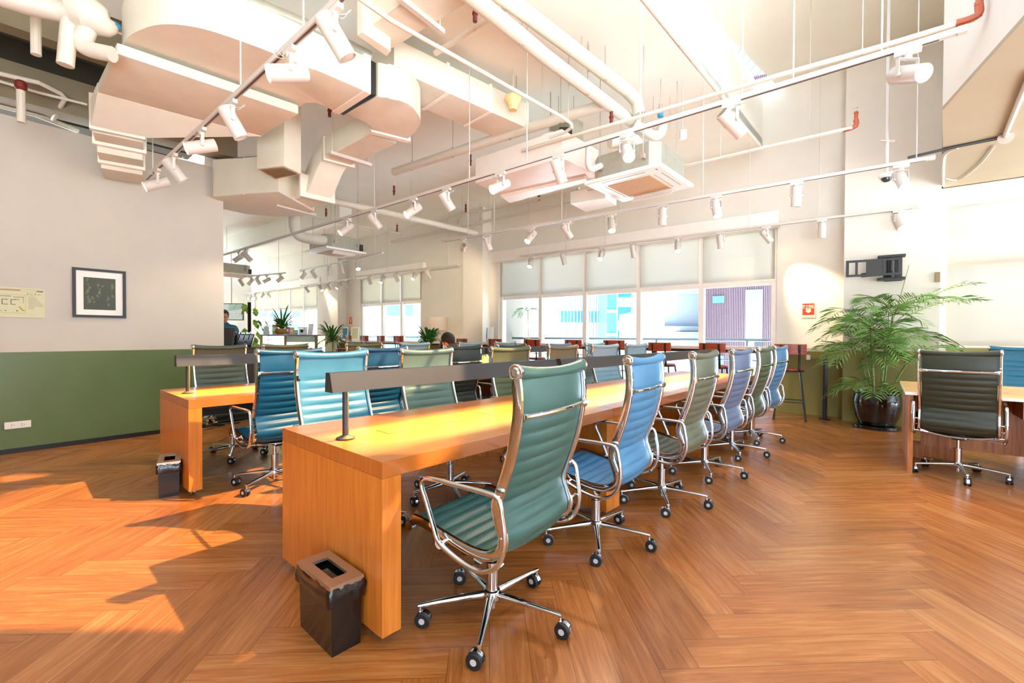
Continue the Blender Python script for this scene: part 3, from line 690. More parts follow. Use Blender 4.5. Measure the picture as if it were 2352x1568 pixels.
def make_bar_lamp():
    t = thing('desk_lamp', 'lamp', 'lamp'); x0, x1 = .016, 1.775; zb, zt = .982, 1.072
    prof = [(-.044, zb), (-.018, zt), (.018, zt), (.026, zb), (.022, zb), (.014, zt - .005), (-.014, zt - .005), (-.040, zb)]
    h = MB(); h.rings([[Vector((x, y, z)) for y, z in prof] for x in (x0, x1)])
    for x in (x0 + .002, x1 - .002): h.rings([[Vector((x + dx, y, z)) for y, z in prof[:4]] for dx in (-.002, .002)])
    h.build('shade', 'lamp_metal', t, smooth=0)
    MB().box(((x0 + x1) / 2, -.003, zb + .05), (x1 - x0 - .10, .022, .006)).build('light_strip', 'lamp_strip', t, smooth=0)
    for x in (.105, 1.70):
        p = MB(); p.cyl((x, 0, TH + .012), (x, 0, zb), .0145, n=14); p.lathe([(.044, TH + .002), (.044, TH + .007), (.030, TH + .012), (.016, TH + .02)], (x, 0, 0), n=20); p.cyl((x, 0, zb - .002), (x, 0, zt - .006), .012, n=10); p.build('post', 'lamp_metal', t)
    return t
DLAMPS = []
L0_ = make_bar_lamp(); first = True
for row, (ori, nm) in enumerate(((DO, 'front'), (O2, 'rear'))):
    for i in range(3):
        p = ori + U * (TL * i) + V * (.485)
        lab = 'dark grey bar lamp on the %s desk row, %s from the camera' % (nm, ('nearest', 'second', 'third')[i])
        if first: t = L0_; t.location = p; t.rotation_euler = (0, 0, RZU); t['label'] = lab; t['group'] = 'bar lamps on the work desks'; first = False
        else: t = copy_tree(L0_, p, RZU, lab, 'bar lamps on the work desks')
        al = bpy.data.lights.new('strip_light', 'AREA'); al.shape = 'RECTANGLE'; al.size = 1.6; al.size_y = .02; al.energy = 15; al.color = (1.0, .74, .20)
        ao = bpy.data.objects.new('strip_light', al); COL.objects.link(ao); ao.parent = t; ao.location = (.9, -.006, 1.012)
# ------------------------------------------------------------------ waste bins
def bin_(near, right, left, hgt, lab):
    a, b, c = Vector(near), Vector(right), Vector(left); ex, ey = (b - a), (c - a); ey = Vector((-ex.y, ex.x, 0)).normalized() * ey.length
    cen = a + ex / 2 + ey / 2; lx, ly = ex.length, ey.length
    t = thing('waste_bin', lab, 'bin', (cen.x, cen.y, 0), math.atan2(ex.y, ex.x), 'small black waste bins')
    bd = MB(); w, d = lx / 2, ly / 2
    bd.rings([[Vector((sx * (w + k), sy * (d + k), z)) for sx, sy in ((-1, -1), (1, -1), (1, 1), (-1, 1))] for z, k in ((0, -.004), (hgt - .03, .0))]); bd.build('body', 'black_gloss', t, smooth=0)
    bag = MB(); rg = []; rnd = random.Random(5)
    for z, k in ((hgt - .012, .004), (hgt - .03, .011), (hgt - .055, .014), (hgt - .085, .009)):
        r = []
        for q in range(40):
            s = q / 40 * 4; e = int(s); f = s - e; cs = ((-1, -1), (1, -1), (1, 1), (-1, 1)); p0, p1 = cs[e], cs[(e + 1) % 4]
            x, y = p0[0] + (p1[0] - p0[0]) * f, p0[1] + (p1[1] - p0[1]) * f; kk = k + rnd.uniform(-.004, .004)
            r.append(Vector((x * (w + kk), y * (d + kk), z + rnd.uniform(-.006, .006) * (1 if z < hgt - .06 else .2))))
        rg.append(r)
    bag.rings(rg, cap=False); bag.build('bin_liner', 'black_gloss', t, smooth=60, double=True)
    ld = MB(); o = [(-w - .006, -d - .006), (w + .006, -d - .006), (w + .006, d + .006), (-w - .006, d + .006)]; iw, idp = w * .52, d * .62; inn = [(-iw, -idp), (iw, -idp), (iw, idp), (-iw, idp)]
    for i in range(4):
        j = (i + 1) % 4
        ld.face([(*o[i], hgt), (*o[j], hgt), (*inn[j], hgt), (*inn[i], hgt)]); ld.face([(*inn[i], hgt), (*inn[j], hgt), (*inn[j], hgt - .012), (*inn[i], hgt - .012)]); ld.face([(*o[i], hgt - .02), (*o[j], hgt - .02), (*o[j], hgt), (*o[i], hgt)])
    ld.build('lid', 'brushed_steel', t, smooth=0)
    MB().box((0, 0, hgt - .05), (iw * 2, idp * 2, .002)).build('liner_inside', 'black_gloss', t, smooth=0)
bin_(F(761, 1513), F(831, 1475), F(687, 1437), .28, 'small black bin leaning near the front desk\'s end panel')
bin_(F(363, 1145), F(413, 1137), F(344, 1123), .27, 'small black bin beside the end panel of the rear desk')
# ------------------------------------------------------------------ window counter and bar stools
cn = thing('window_counter', 'long cream counter running along the window wall on black posts', 'counter', WW(5, .2, 0))
cd0, cd1 = .035, .44
ca, cb = -.25, 13.6
ct = MB(); ct.prism([WW(wt(1940, .3) + .03, cd0)[:2], WW(cb, cd0)[:2], WW(cb, cd1)[:2], WW(wt(1940, .3) + .03, cd1)[:2]], 1.025, 1.075, .004); rel(ct.build('worktop', 'counter_top', smooth=0), cn)
fr = MB(); fr.prism([WW(.15, cd1 - .05)[:2], WW(cb, cd1 - .05)[:2], WW(cb, cd1 - .015)[:2], WW(.15, cd1 - .015)[:2]], .975, 1.025); rel(fr.build('steel_beam', 'black_metal', smooth=0), cn)
for t in (wt(1896, .39), 2.35, 4.4, 6.7, 8.7, 10.8, 13.0):
    p = WW(t, .39, 0); po = MB(); po.cyl(p + UP * .004, p + UP * .975, .032, n=16); po.lathe([(.075, 0), (.075, .012), (.04, .02)], p, n=20); rel(po.build('post', 'black_metal'), cn)
so = tag(MB().box((0, 0, 0), (.05, .012, .075), bevel=.003).build('counter_outlet', 'white_plastic', smooth=0), 'small white socket hanging under the counter\'s right end', 'socket'); p = D(1857, 816, 6.9); so.location = WW(wt(1857, .385), .385, .93); so.rotation_euler = (0, 0, AW + math.pi / 2)
def make_stool():
    t = thing('bar_stool', 'stool', 'bar stool')
    st = MB(); st.lathe([(.0, .735), (.17, .735), (.18, .742), (.18, .758), (.165, .764), (0, .758)], n=24, cap=False); st.build('seat', 'stool_wood', t)
    MB().lathe([(.185, .718), (.188, .722), (.188, .733), (.0, .735)], n=24, cap=False).build('seat_ring', 'black_metal', t)
    bk = MB(); rg = []
    for i in range(13):
        x = -.205 + .41 * i / 12; y = -.235 + .03 * (x / .205) ** 2
        rg.append([Vector((x, y - .008, .985)), Vector((x, y + .008, .985)), Vector((x, y + .008, 1.135)), Vector((x, y - .008, 1.135))])
    bk.rings(rg); bk.build('backrest', 'stool_wood', t, smooth=40)
    for sx in (-1, 1):
        MB().ribbon(crom([(sx * .115, -.14, .725), (sx * .115, -.195, .74), (sx * .115, -.205, .86), (sx * .115, -.225, .97), (sx * .115, -.243, 1.07), (sx * .115, -.243, 1.125)], 5), (1, 0, 0), .017, .005).build('back_strut', 'black_metal', t)
    for sx in (-1, 1):
        for sy in (-1, 1):
            l = MB(); l.tube([(sx * .13, sy * .13, .72), (sx * .205, sy * .205, .012)], .0125, 8); l.cyl((sx * .205, sy * .205, 0), (sx * .205, sy * .205, .014), .019, n=10); l.build('leg', 'black_metal', t)
    q = .13 + .075 * (.72 - .27) / .71; MB().tube([(-q, -q, .27), (q, -q, .27), (q, q, .27), (-q, q, .27)], .009, 8, True).build('footrest', 'black_metal', t)
    return t
S0 = make_stool(); first = True
ST = [(1815, .62), (1645, .66), (1527, .70), (1420, .72), (1331, .74), (1234, .76), (1150, .78), (1076, .80), (929, .80), (890, .80), (851, .80), (815, .80), (786, .80)]
for i, (px, off) in enumerate(ST):
    p = WW(wt(px, off), off, 0)
    if i == 0: lab = 'red-brown bar stool with black legs, nearest the potted palm'
    elif i < 8: lab = 'red-brown bar stool at the counter, %s from the potted palm' % ordinal(i)
    else: lab = 'red-brown bar stool under the small window, %s from its right' % ordinal(i - 8)
    rz = heading(-WN) + (0.12 if i == 0 else random.uniform(-.15, .15))
    if first: S0.location = p; S0.rotation_euler = (0, 0, rz); S0['label'] = lab; S0['group'] = 'red-brown bar stools at the window counter'; first = False
    else:
        o = copy_tree(S0, p, rz, lab, 'red-brown bar stools at the window counter')
        if i >= 3: o.scale = (1, 1, 1.03 if i < 8 else 1.08)
# ------------------------------------------------------------------ walnut desk on the right
q0 = Z(2080, 899, .75); q1 = Z(2066, 871, .75); du = (q1 - q0); dl = 1.28; du = Vector((du.x, du.y, 0)).normalized(); dv = Vector((du.y, -du.x, 0)); ww_ = 1.30
rt = thing('walnut_desk', 'walnut desk with a pale top and drawers, behind the dark green chair', 'desk', (q0.x, q0.y, 0), math.atan2(dv.y, dv.x))
MB().box((ww_ / 2, dl / 2, .736), (ww_, dl, .028), bevel=.003).build('tabletop', 'light_top', rt, smooth=0)
MB().box((ww_ / 2, -.001, .736), (ww_ + .002, .004, .026)).build('edge_band', 'white_paint', rt, smooth=0)
MB().box((-.001, dl / 2, .736), (.004, dl, .026)).build('edge_band', 'white_paint', rt, smooth=0)
for x in (.04, ww_ - .30):
    MB().box((x, dl * .27, .361), (.035, dl * .46, .722)).build('side_panel', 'walnut', rt, smooth=0)
    MB().box((x, dl * .77, .361), (.035, dl * .42, .722)).build('side_panel', 'walnut', rt, smooth=0)
MB().box((ww_ * .42, dl * .48, .42), (ww_ * .62, .03, .50)).build('modesty_panel', 'walnut', rt, smooth=0)
MB().box((.22, .30, .64), (.30, .40, .15)).build('drawer', 'walnut', rt, smooth=0)
MB().box((ww_ - .45, .30, .64), (.22, .40, .15)).build('drawer', 'walnut', rt, smooth=0)
MB().box((.24, dl * .62, .09), (.36, .02, .17)).build('kick_panel', 'walnut', rt, smooth=0)
MB().box((.18, dl * .72, .7505), (.09, .045, .003)).build('cable_grommet', 'grille', rt, smooth=0)
# ------------------------------------------------------------------ ceiling heights, rods
def ceil_at(p):
    q = Vector((p.x, p.y, 0)) - LP
    if q.dot(-V) > 0.02: return CH
    r = Vector((p.x, p.y, 0)) - DO
    return 4.62 if (r.dot(V) > 4.45 and r.dot(U) < 1.2) else CZ
def rod(name, p, parent=None, r=.006, m='white_metal', top=None):
    p = Vector(p); o = MB().tube([p, Vector((p.x, p.y, top or ceil_at(p)))], r, 6).build(name, m, origin=p)
    if parent: rel(o, parent)
    return o
# ------------------------------------------------------------------ track lights
TZ = 3.0
def make_spot(lit):
    t = thing('track_spotlight', 's', 'spotlight')
    ad = MB(); ad.box((0, 0, -.016), (.13, .034, .032), bevel=.004); ad.cyl((0, 0, -.03), (0, 0, -.058), .022, n=14); ad.build('track_adapter', 'white_metal', t)
    yk = MB(); yk.box((0, 0, -.058), (.126, .024, .005)); 
    for sx in (-1, 1): yk.box((sx * .0615, 0, -.105), (.004, .024, .098)); yk.cyl((sx * .052, 0, -.15), (sx * .068, 0, -.15), .013, n=12)
    yk.build('yoke', 'white_metal', t)
    h = MB(); h.rings([[Vector((r * math.cos(q), r * math.sin(q), z)) for q in [2 * math.pi * j / 24 for j in range(24)]] for r, z in ((.040, .106), (.050, .104), (.052, .100), (.052, -.122), (.048, -.124), (.046, -.100))], cap=False)
    ho = h.build('housing', 'white_metal', t, smooth=40); ho.location = (0, 0, -.15)
    bc = MB(); bc.lathe([(.0, .100), (.042, .102), (.044, .1055), (.036, .1065), (.034, .103), (.020, .103), (.018, .1065), (.0, .1065)], n=20, cap=False); bc.build('back_cap', 'grille', ho)
    MB().lathe([(0, -.112), (.047, -.112), (.0475, -.117), (.03, -.121), (0, -.123)], n=20, cap=False).build('lens', 'lens_on' if lit else 'lens_off', ho)
    MB().tube(crom([(.02, 0, -.045), (.05, .05, -.05), (.06, .075, -.03), (.03, .07, -.015), (.012, .05, -.045), (.012, .03, -.055)], 4), .0022, 5).build('cable', 'white_metal', t)
    return t
SPL, SPO = make_spot(True), make_spot(False); sp_used = {True: False, False: False}
RT_, FW_ = Vector((1, 0, 0)), Vector((0, 1, 0))
def spot(p, tdir, aim, lit, label, group, power=0):
    yaw = math.atan2(aim.y, aim.x) - math.pi / 2; tilt = math.atan2(math.hypot(aim.x, aim.y), -aim.z)
    src = SPL if lit else SPO
    if not sp_used[lit]: sp_used[lit] = True; t = src; t.location = p; t.rotation_euler = (0, 0, yaw); t['label'] = label; t['group'] = group
    else: t = copy_tree(src, p, yaw, label, group)
    for c in t.children:
        if c.name.startswith('track_adapter'): c.rotation_euler = (0, 0, math.atan2(tdir.y, tdir.x) - yaw)
        if c.name.startswith('housing'):
            c.rotation_euler = (tilt, 0, 0)
            if power:
                sl = bpy.data.lights.new('spot_beam', 'SPOT'); sl.energy = power; sl.spot_size = math.radians(52); sl.spot_blend = .7; sl.color = (1.0, .80, .56); sl.shadow_soft_size = .03
                so = bpy.data.objects.new('spot_beam', sl); COL.objects.link(so); so.parent = c; so.location = (0, 0, -.13)
    return t
PXW = lambda px, py, off=0.0: D(px, py, WW(wt(px, off), off).y)
def track(a, b, label, tname, rods, spots, z=TZ, power=25):
    p0, p1 = Z(*a, z), Z(*b, z); d = (p1 - p0).normalized(); s = Vector((-d.y, d.x, 0)); c = (p0 + p1) / 2
    t = thing('light_track', label, 'light track', c, 0, 'white light tracks')
    r = MB(); r.obb(c + UP * .017, (p1 - p0) / 2, s * .0175, UP * .017); rel(r.build('rail', 'white_metal', smooth=0), t)
    g = MB(); g.obb(c - UP * .0005, (p1 - p0) / 2 * .985, s * .007, UP * .001); rel(g.build('rail_groove', 'charcoal_metal', smooth=0), t)
    for e in (p0, p1): rel(MB().obb(e + UP * .017, d * .02, s * .019, UP * .019).build('end_cap', 'white_metal', smooth=0), t)
    def on(px):      # point of the rail seen at image column px
        k = (px - 1176) / FPX; q0, q1 = RC.transposed() @ (p0 - CAMP), RC.transposed() @ (p1 - CAMP)
        f = (k * q0.y - q0.x) / ((q1.x - q0.x) - k * (q1.y - q0.y)); return p0 + (p1 - p0) * f
    for px in rods: rel(rod('hanger_rod', on(px) + UP * .034, r=.0055), t)
    n = len(spots)
    for i, sp in enumerate(sorted(spots, key=lambda q: q[0])):
        px, ix, iy, tw, lit = sp[:5]; pw_ = power if lit else 0
        aim = (RT_ * ix - UP * iy - FW_ * tw).normalized()
        if len(sp) > 5: aim = (sp[5] - on(px) + UP * .15).normalized(); pw_ = sp[6]
        lab = '%s white spotlight, %s from the left on the %s' % ('glowing' if lit else 'unlit', ordinal(i), tname)
        if i == n - 1: lab = '%s white spotlight at the right end of the %s' % ('glowing' if lit else 'unlit', tname)
        if i == 0: lab = '%s white spotlight at the left end of the %s' % ('glowing' if lit else 'unlit', tname)
        spot(on(px), d, aim, lit, lab, 'spotlights on the ' + tname, pw_)
    return t
A_, B_ = (.55, .80, -.35), (-.80, .40, .45)       # turned away to the right / glowing to the left
track((335, 414), (800, -12), 'white light track crossing the top left corner in front of the big duct', 'track in front of the big duct', (351, 553, 697),
      [(768, .5, .85, -.25, False), (665, -.85, .35, .6, True), (533, .38, .85, -.3, False), (464, -.80, .40, .62, True), (400, .5, .8, -.35, False), (362, -.75, .5, .6, True)], power=30)
track((470, 600), (2210, 76), 'longest white light track, crossing the room below the air conditioner', 'longest track', (655, 860, 1078, 1210, 1470, 1704, 1822, 2025),
      [(2085, .02, .45, .9, True), (1680, .75, .6, -.2, False), (1440, -.03, .70, .75, True), (1283, .35, .85, -.3, False), (1150, -.75, .50, .5, True), (1026, .5, .8, -.3, False), (950, -.70, .62, .4, True), (860, .55, .75, -.3, False), (796, -.66, .65, .4, True), (566, .6, .7, -.2, False), (548, -.65, .6, .4, True)], power=30)
track((1018, 556), (2142, 366), 'white light track with eight spotlights, second nearest the wide window', 'second track from the wide window', (1075, 1135, 1290, 1425, 1614, 2105),
      [(2070, -.12, .80, .55, True), (1830, .03, 1.0, -.15, False), (1645, .0, .9, .4, True), (1522, .0, 1.0, -.1, False), (1405, -.05, .9, .45, True), (1302, .55, .8, -.2, False), (1220, -.55, .75, .4, True), (1120, .35, .9, -.2, False), (1064, -.55, .75, .35, True, PXW(1034, 690), 60)], power=28)
track((1196, 590), (2106, 478), 'white light track closest to the wide window', 'track closest to the wide window', (1213, 1300, 1390, 1720, 1880),
      [(2064, .02, .85, .5, True), (1888, .05, 1.0, -.1, False), (1760, .35, .8, .5, True, PXW(1890, 700), 40), (1655, .12, .95, -.1, False), (1557, -.18, .85, .5, True), (1455, .15, .95, -.1, False), (1382, -.35, .8, .5, True), (1294, .3, .9, -.1, False), (1220, -.3, .8, .5, True)], power=24)
track((690, 622), (878, 582), 'short white light track left of the small window', 'short track left of the small window', (694, 745, 862),
      [(697, -.45, .85, .3, True), (720, .5, .8, -.2, False), (757, -.15, 1, -.1, False), (784, .15, 1, -.1, False), (821, .3, .8, .5, True)], power=0)
track((818, 636), (1052, 609), 'white light track above the small window', 'track above the small window', (890, 1030),
      [(848, .4, .85, -.1, False), (879, -.3, .85, .4, True), (910, .4, .85, -.1, False), (953, -.35, .8, .5, True), (984, .55, .75, -.1, False)], power=14)
track((690, 657), (812, 641), 'short white light track beside the far column', 'short track beside the far column', (752, 800),
      [(704, .6, .7, -.1, False), (735, -.4, .85, .3, True, PXW(757, 690, .32), 50), (754, .5, .8, -.1, False), (779, -.5, .75, .4, True), (795, .45, .85, -.1, False)], power=10)
track((546, 638), (654, 628), 'short white light track above the coffee bar', 'short track above the coffee bar', (560, 640),
      [(554, .5, .85, -.1, False), (576, -.5, .8, .3, False), (592, .5, .8, -.1, False), (613, -.7, .55, .4, True), (643, -.6, .65, .4, True)], power=0)
track((508, 682), (630, 667), 'white light track in front of the far window', 'track in front of the far window', (620,),
      [(524, -.5, .85, .1, False), (536, -.5, .85, .1, False), (549, -.5, .85, .1, False), (575, -.5, .8, .3, True), (585, .5, .8, -.1, False), (603, -.5, .75, .4, True), (616, .6, .75, -.1, False)], power=0)
# ------------------------------------------------------------------ ducts
def zpoly(pts, z): return [tuple(Z(x, y, z)[:2]) for x, y in pts]
def duct_thing(name, label, poly_px, z, h, bevel=.02, m='duct_wrap', cat='duct'):
    p = zpoly(poly_px, z); c = Vector((sum(q[0] for q in p) / len(p), sum(q[1] for q in p) / len(p), z))
    t = thing(name, label, cat, c, 0, 'wrapped ceiling ducts')
    rel(MB().prism(p, z, z + h, bevel).build('duct_body', m, smooth=40), t); return t
def arc_px(pts, n=5): return [tuple(q[:2]) for q in crom([(x, y, 0) for x, y in pts], n)]
big = duct_thing('ceiling_duct', 'big cream wrapped duct with a round end at the top left', [(838, 209), (720, 160)] + arc_px([(600, 111), (470, 67), (370, 56), (300, 80), (280, 112)]) + [(300, 160), (640, 275)] + arc_px([(690, 240), (725, 234), (768, 256)], 4), 3.52, .33)
def band(px0, px1, z, h, w, m, t, name, grow=.012):
    a, b = Z(*px0, z), Z(*px1, z); d = (b - a); s = Vector((-d.y, d.x, 0)).normalized(); c = (a + b) / 2
    rel(MB().obb(c + UP * (h / 2), d / 2 + d.normalized() * grow, s * w / 2, UP * (h / 2 + grow), .006).build(name, m, smooth=40), t)
band((843, 211), (773, 257), 3.52, .33, .07, 'duct_tape', big, 'flange')
band((856, 216), (782, 262), 3.525, .31, .07, 'black_metal', big, 'flexible_joint', 0)
rel(MB().tube([Z(540, -10, 3.93), Z(700, 57, 3.93), Z(850, 130, 3.93)], .05, 12).build('flexible_hose', 'galvanised'), big)
el = duct_thing('elbow_duct', 'cream wrapped elbow duct curving left after the big duct', [(868, 222), (893, 226)] + arc_px([(893, 226), (936, 238), (958, 260), (966, 280), (957, 299), (936, 320)], 4)[1:] + [(855, 299), (845, 281), (818, 271), (796, 262)], 3.52, .33)
def sweep_rect(path, w, h, side, m, t, name, bevel=.015):
    rings = []
    path = [Vector(p) for p in path]
    for i, p in enumerate(path):
        a, b = path[max(0, i - 1)], path[min(len(path) - 1, i + 1)]; tg = (b - a).normalized(); s = Vector(side); up = s.cross(tg).normalized()
        if up.z < 0 or (abs(up.z) < .2 and up.dot(UP) < 0): up = -up
        rings.append([p + s * (w / 2 * x) + up * (h * y) for x, y in ((-1, .06), (-.94, 0), (.94, 0), (1, .06), (1, .94), (.94, 1), (-.94, 1), (-1, .94))])
    o = MB().rings(rings).build(name, m, smooth=40); rel(o, t); return o
band((853, 303), (938, 324), 3.515, .30, .08, 'duct_tape', el, 'flange')
pA, pB, pC, pD = Z(880, 319, 3.53), Z(770, 375, 3.53), Z(727, 457, 3.10), Z(672, 478, 3.10)
sd = Vector((U.x, U.y, 0))
sweep_rect([pA, pA.lerp(pB, .6), pB] + crom([pB, pB.lerp(pC, .25) + UP * .03, pB.lerp(pC, .75) - UP * .03, pC], 4)[1:] + [pD, pD + V * .5], .36, .27, sd, 'duct_wrap', el, 'duct_run')
band((744, 366), (812, 384), 3.52, .28, .05, 'duct_tape', el, 'flange'); band((690, 449), (766, 466), 3.09, .28, .05, 'duct_tape', el, 'flange')
for a, b, z in (((758, 350), (852, 379), 3.50), ((634, 470), (724, 493), 3.07)):
    p, q = Z(*a, z), Z(*b, z); d = (q - p).normalized(); s = Vector((-d.y, d.x, 0))
    rel(MB().obb((p + q) / 2, (q - p) / 2, s * .025, UP * .02).build('support_bar', 'white_metal', smooth=0), el)
    for e in (p + d * .03, q - d * .03): rel(rod('hanger_rod', e, r=.005), el)
duct_thing('branch_elbow_duct', 'beige duct elbow disappearing behind the left wall corner', [(640, 441), (724, 487), (692, 497), (640, 499), (567, 493), (500, 478), (488, 452), (560, 448)], 3.07, .5, .04)
br = duct_thing('flat_duct', 'flat cream duct tapering down to the left wall', [(268, 123), (686, 262), (600, 313), (224, 213)], 3.40, .088)
n0, n1, f0, f1 = Z(224, 213, 3.40), Z(600, 313, 3.40), Z(208, 291, 3.22), Z(331, 317, 3.22)
tp = MB(); tp.rings([[n0, n1, n1 + UP * .09, n0 + UP * .09], [f0, f1, f1 + UP * .26, f0 + UP * .26]]); rel(tp.build('taper', 'duct_wrap', smooth=0), br)
mid = (f0 + f1) / 2; wd = Vector(((f1 - f0).x, (f1 - f0).y, 0)); hw = wd.length / 2; wd.normalize(); fv = Vector((-wd.y, wd.x, 0))
for i, (k0, k1, z, w_, m_) in enumerate(((-.02, .05, 3.20, 1.06, 'foil'), (.05, .30, 3.19, .96, 'duct_wrap'), (.30, .36, 3.16, 1.08, 'duct_tape'), (.36, .62, 3.10, .92, 'duct_wrap'), (.62, .68, 3.07, 1.0, 'duct_tape'), (.68, 1.1, 3.03, .88, 'duct_wrap'))):
    p, q = mid + fv * k0, mid + fv * k1; cc = (p + q) / 2; cc.z = z + .17
    rel(MB().obb(cc, wd * hw * w_, (q - p) / 2, UP * .17, .012).build('collar' if m_ != 'duct_wrap' else 'outlet_section', m_, smooth=40), br)
gd = duct_thing('grille_duct', 'short square drop duct with a louvred grille underneath', [(590, 388), (632, 412), (692, 400), (653, 381)], 3.2, 1.2, .01)
gp = zpoly([(597, 389), (634, 409), (684, 399), (650, 384)], 3.195); gc = Vector((sum(p[0] for p in gp) / 4, sum(p[1] for p in gp) / 4, 3.195))
gr = MB()
for i in range(9):
    f = (i + .5) / 9; a = Vector((*gp[0], 3.192)).lerp(Vector((*gp[1], 3.192)), f); b_ = Vector((*gp[3], 3.192)).lerp(Vector((*gp[2], 3.192)), f); gr.tube([a, b_], .007, 4)
rel(gr.build('grille', 'grille', smooth=0), gd)
up_ = duct_thing('upper_duct', 'cream duct crossing above at the top centre', [(838, 70), (900, 113), (1076, 4), (1160, -52), (1100, -90), (925, 8)], 3.95, .36)
p, q = Z(905, -14, 3.93), Z(1018, 74, 3.93); d = (q - p).normalized(); s = Vector((-d.y, d.x, 0))
rel(MB().obb((p + q) / 2, (q - p) / 2, s * .022, UP * .02).build('support_bar', 'white_metal', smooth=0), up_)
for e in (p + d * .04, q - d * .04): rel(rod('hanger_rod', e, r=.005), up_)
rel(MB().prism(zpoly([(820, 82), (832, 74), (898, 118), (888, 130)], 3.83), 3.83, 4.2, .01).build('duct_neck', 'duct_wrap', smooth=40), up_)
a, b = Z(905, 158, 3.9), Z(1215, 296, 3.9); lg = duct_thing('long_duct', 'long cream duct running away from the elbow duct towards the grey fan unit', [(905, 158), (1215, 296)], 3.9, .3) if False else thing('long_duct', 'long cream duct running away from the elbow duct towards the grey fan unit', 'duct', (a + b) / 2, 0, 'wrapped ceiling ducts')
d = (b - a).normalized(); sv = Vector((-d.y, d.x, 0))
rel(MB().prism([a[:2], b[:2], (b + sv * .49)[:2], (a + sv * .49)[:2]], 3.9, 4.21, .015).build('duct_body', 'duct_wrap', smooth=40), lg)
for f in (.34, .66, .98):
    p = a.lerp(b, f); rel(MB().obb(p + sv * .245 + UP * .155, d * .018, sv * .258, UP * .168, .004).build('flange', 'duct_tape', smooth=40), lg)
fb = duct_thing('plenum_box', 'flat white plenum box left of the ceiling air conditioner', [(1092, 421), (1172, 459), (1374, 404), (1290, 362)], 3.42, .35, .01, 'white_paint', 'duct box')
rel(MB().prism(zpoly([(1150, 452), (1172, 466), (1350, 418), (1345, 410)], 3.38), 3.38, 3.42, .004).build('edge_trim', 'white_paint', smooth=0), fb)
duct_thing('ceiling_plate', 'small white plate box behind the ceiling air conditioner', [(1310, 468), (1345, 487), (1416, 472), (1390, 455)], 3.45, .2, .008, 'white_paint', 'duct box')
# ------------------------------------------------------------------ pipes
def pipe(name, label, pts, r, m='pipe_white', cat='pipe', n=12, group='white ceiling pipes', rods=(), smooth_path=False):
    P = [Z(x, y, z) for x, y, z in pts]
    if smooth_path: P = crom(P, 6)
    t = thing(name, label, cat, P[0], 0, group)
    rel(MB().tube(P, r, n).build('pipe_body', m), t)
    for f in rods:
        k = f * (len(P) - 1); i = min(int(k), len(P) - 2); p = P[i].lerp(P[i + 1], k - i) + UP * r; rel(rod('hanger_rod', p, r=.004, m='steel_rod'), t)
        rel(MB().tube([p + Vector((0, 0, -2 * r - .004)) + U * 0, p + UP * .01], r * .35, 6).build('pipe_clamp', 'steel_rod'), t)
    return t
pipe('insulated_pipe', 'thick white insulated pipe, lower of the pair at the top centre', [(1050, -35, 3.9), (1250, 128, 3.9), (1462, 288, 3.9)], .068, rods=(.35, .7))
pipe('insulated_pipe', 'thick white insulated pipe, upper of the pair at the top centre', [(1120, -35, 4.1), (1300, 100, 4.1), (1440, 208, 4.1), (1462, 232, 4.05), (1468, 262, 3.9)], .072, rods=(.4,))
pipe('insulated_pipe', 'white insulated pipe crossing behind the lit lamp to the pair of thick pipes', [(905, 395, 3.9), (1150, 315, 3.9), (1395, 238, 3.9)], .062, rods=(.1, .3, .55, .8))
pipe('insulated_pipe', 'white insulated pipe running from the duct drop past the dark chairs\' spotlights', [(765, 462, 3.6), (900, 491, 3.6), (1095, 536, 3.6)], .06, rods=(.2, .6, .9))
pipe('conduit_pipe', 'thin white pipe dropping diagonally to the longest track', [(1470, -12, 3.9), (1560, 100, 3.9), (1662, 227, 3.9)], .024, rods=(.5,))
pipe('conduit_pipe', 'long thin white conduit bent back beside the grey fan unit', [(800, -22, 3.5), (900, 48, 3.5), (1290, 268, 3.5), (1312, 284, 3.5), (1314, 292, 3.45), (1298, 304, 3.45), (1262, 316, 3.45)], .017, rods=(.45,))
def sprinkler(p, label, m='red_iron', h=.2, bend=None):
    t = thing('fire_sprinkler', label, 'sprinkler', p, 0, 'fire sprinkler heads')
    b_ = MB(); b_.lathe([(.02, 0), (.02, h * .3), (.026, h * .32), (.026, h * .42), (.019, h * .45), (.019, h * .75), (.024, h * .78), (.02, h * .86), (.012, h * .9)], p, n=10)
    if bend: b_.tube(crom([p + bend * .12, p + bend * .05, p + UP * .02, p + UP * .08], 4), .026, 8)
    rel(b_.build('riser', m), t)
    hd = MB(); hd.cyl(p + UP * h * .88, p + UP * h * 1.1, .006, n=6); hd.cyl(p + UP * h * 1.08, p + UP * h * 1.1, .02, n=10); rel(hd.build('sprinkler_head', 'brushed_steel'), t)
pz = 3.62
pipe('sprinkler_pipe', 'thin white sprinkler pipe ending in a bent red riser at the top right', [(2240, 42, pz), (2031, 105, pz), (1800, 170, pz), (1477, 266, pz), (1200, 345, pz)], .022, rods=(.3, .6))
sprinkler(Z(2248, 38, pz), 'rusty red bent sprinkler riser at the top right corner', 'orange_iron', .26, -WL * -1)
pipe('sprinkler_pipe', 'thin white sprinkler pipe right of the air conditioner', [(1958, 293, pz), (1750, 340, pz), (1570, 382, pz), (1350, 436, pz)], .02, rods=(.15, .5))
sprinkler(Z(1966, 292, pz), 'small rusty sprinkler riser on the pipe right of the air conditioner', 'orange_iron', .2, WL)
pipe('sprinkler_pipe', 'white sprinkler pipe passing in front of the plenum box', [(900, 555, 3.9), (1130, 505, 3.9), (1370, 450, 3.9), (1440, 432, 3.9)], .035, rods=(.3, .7))
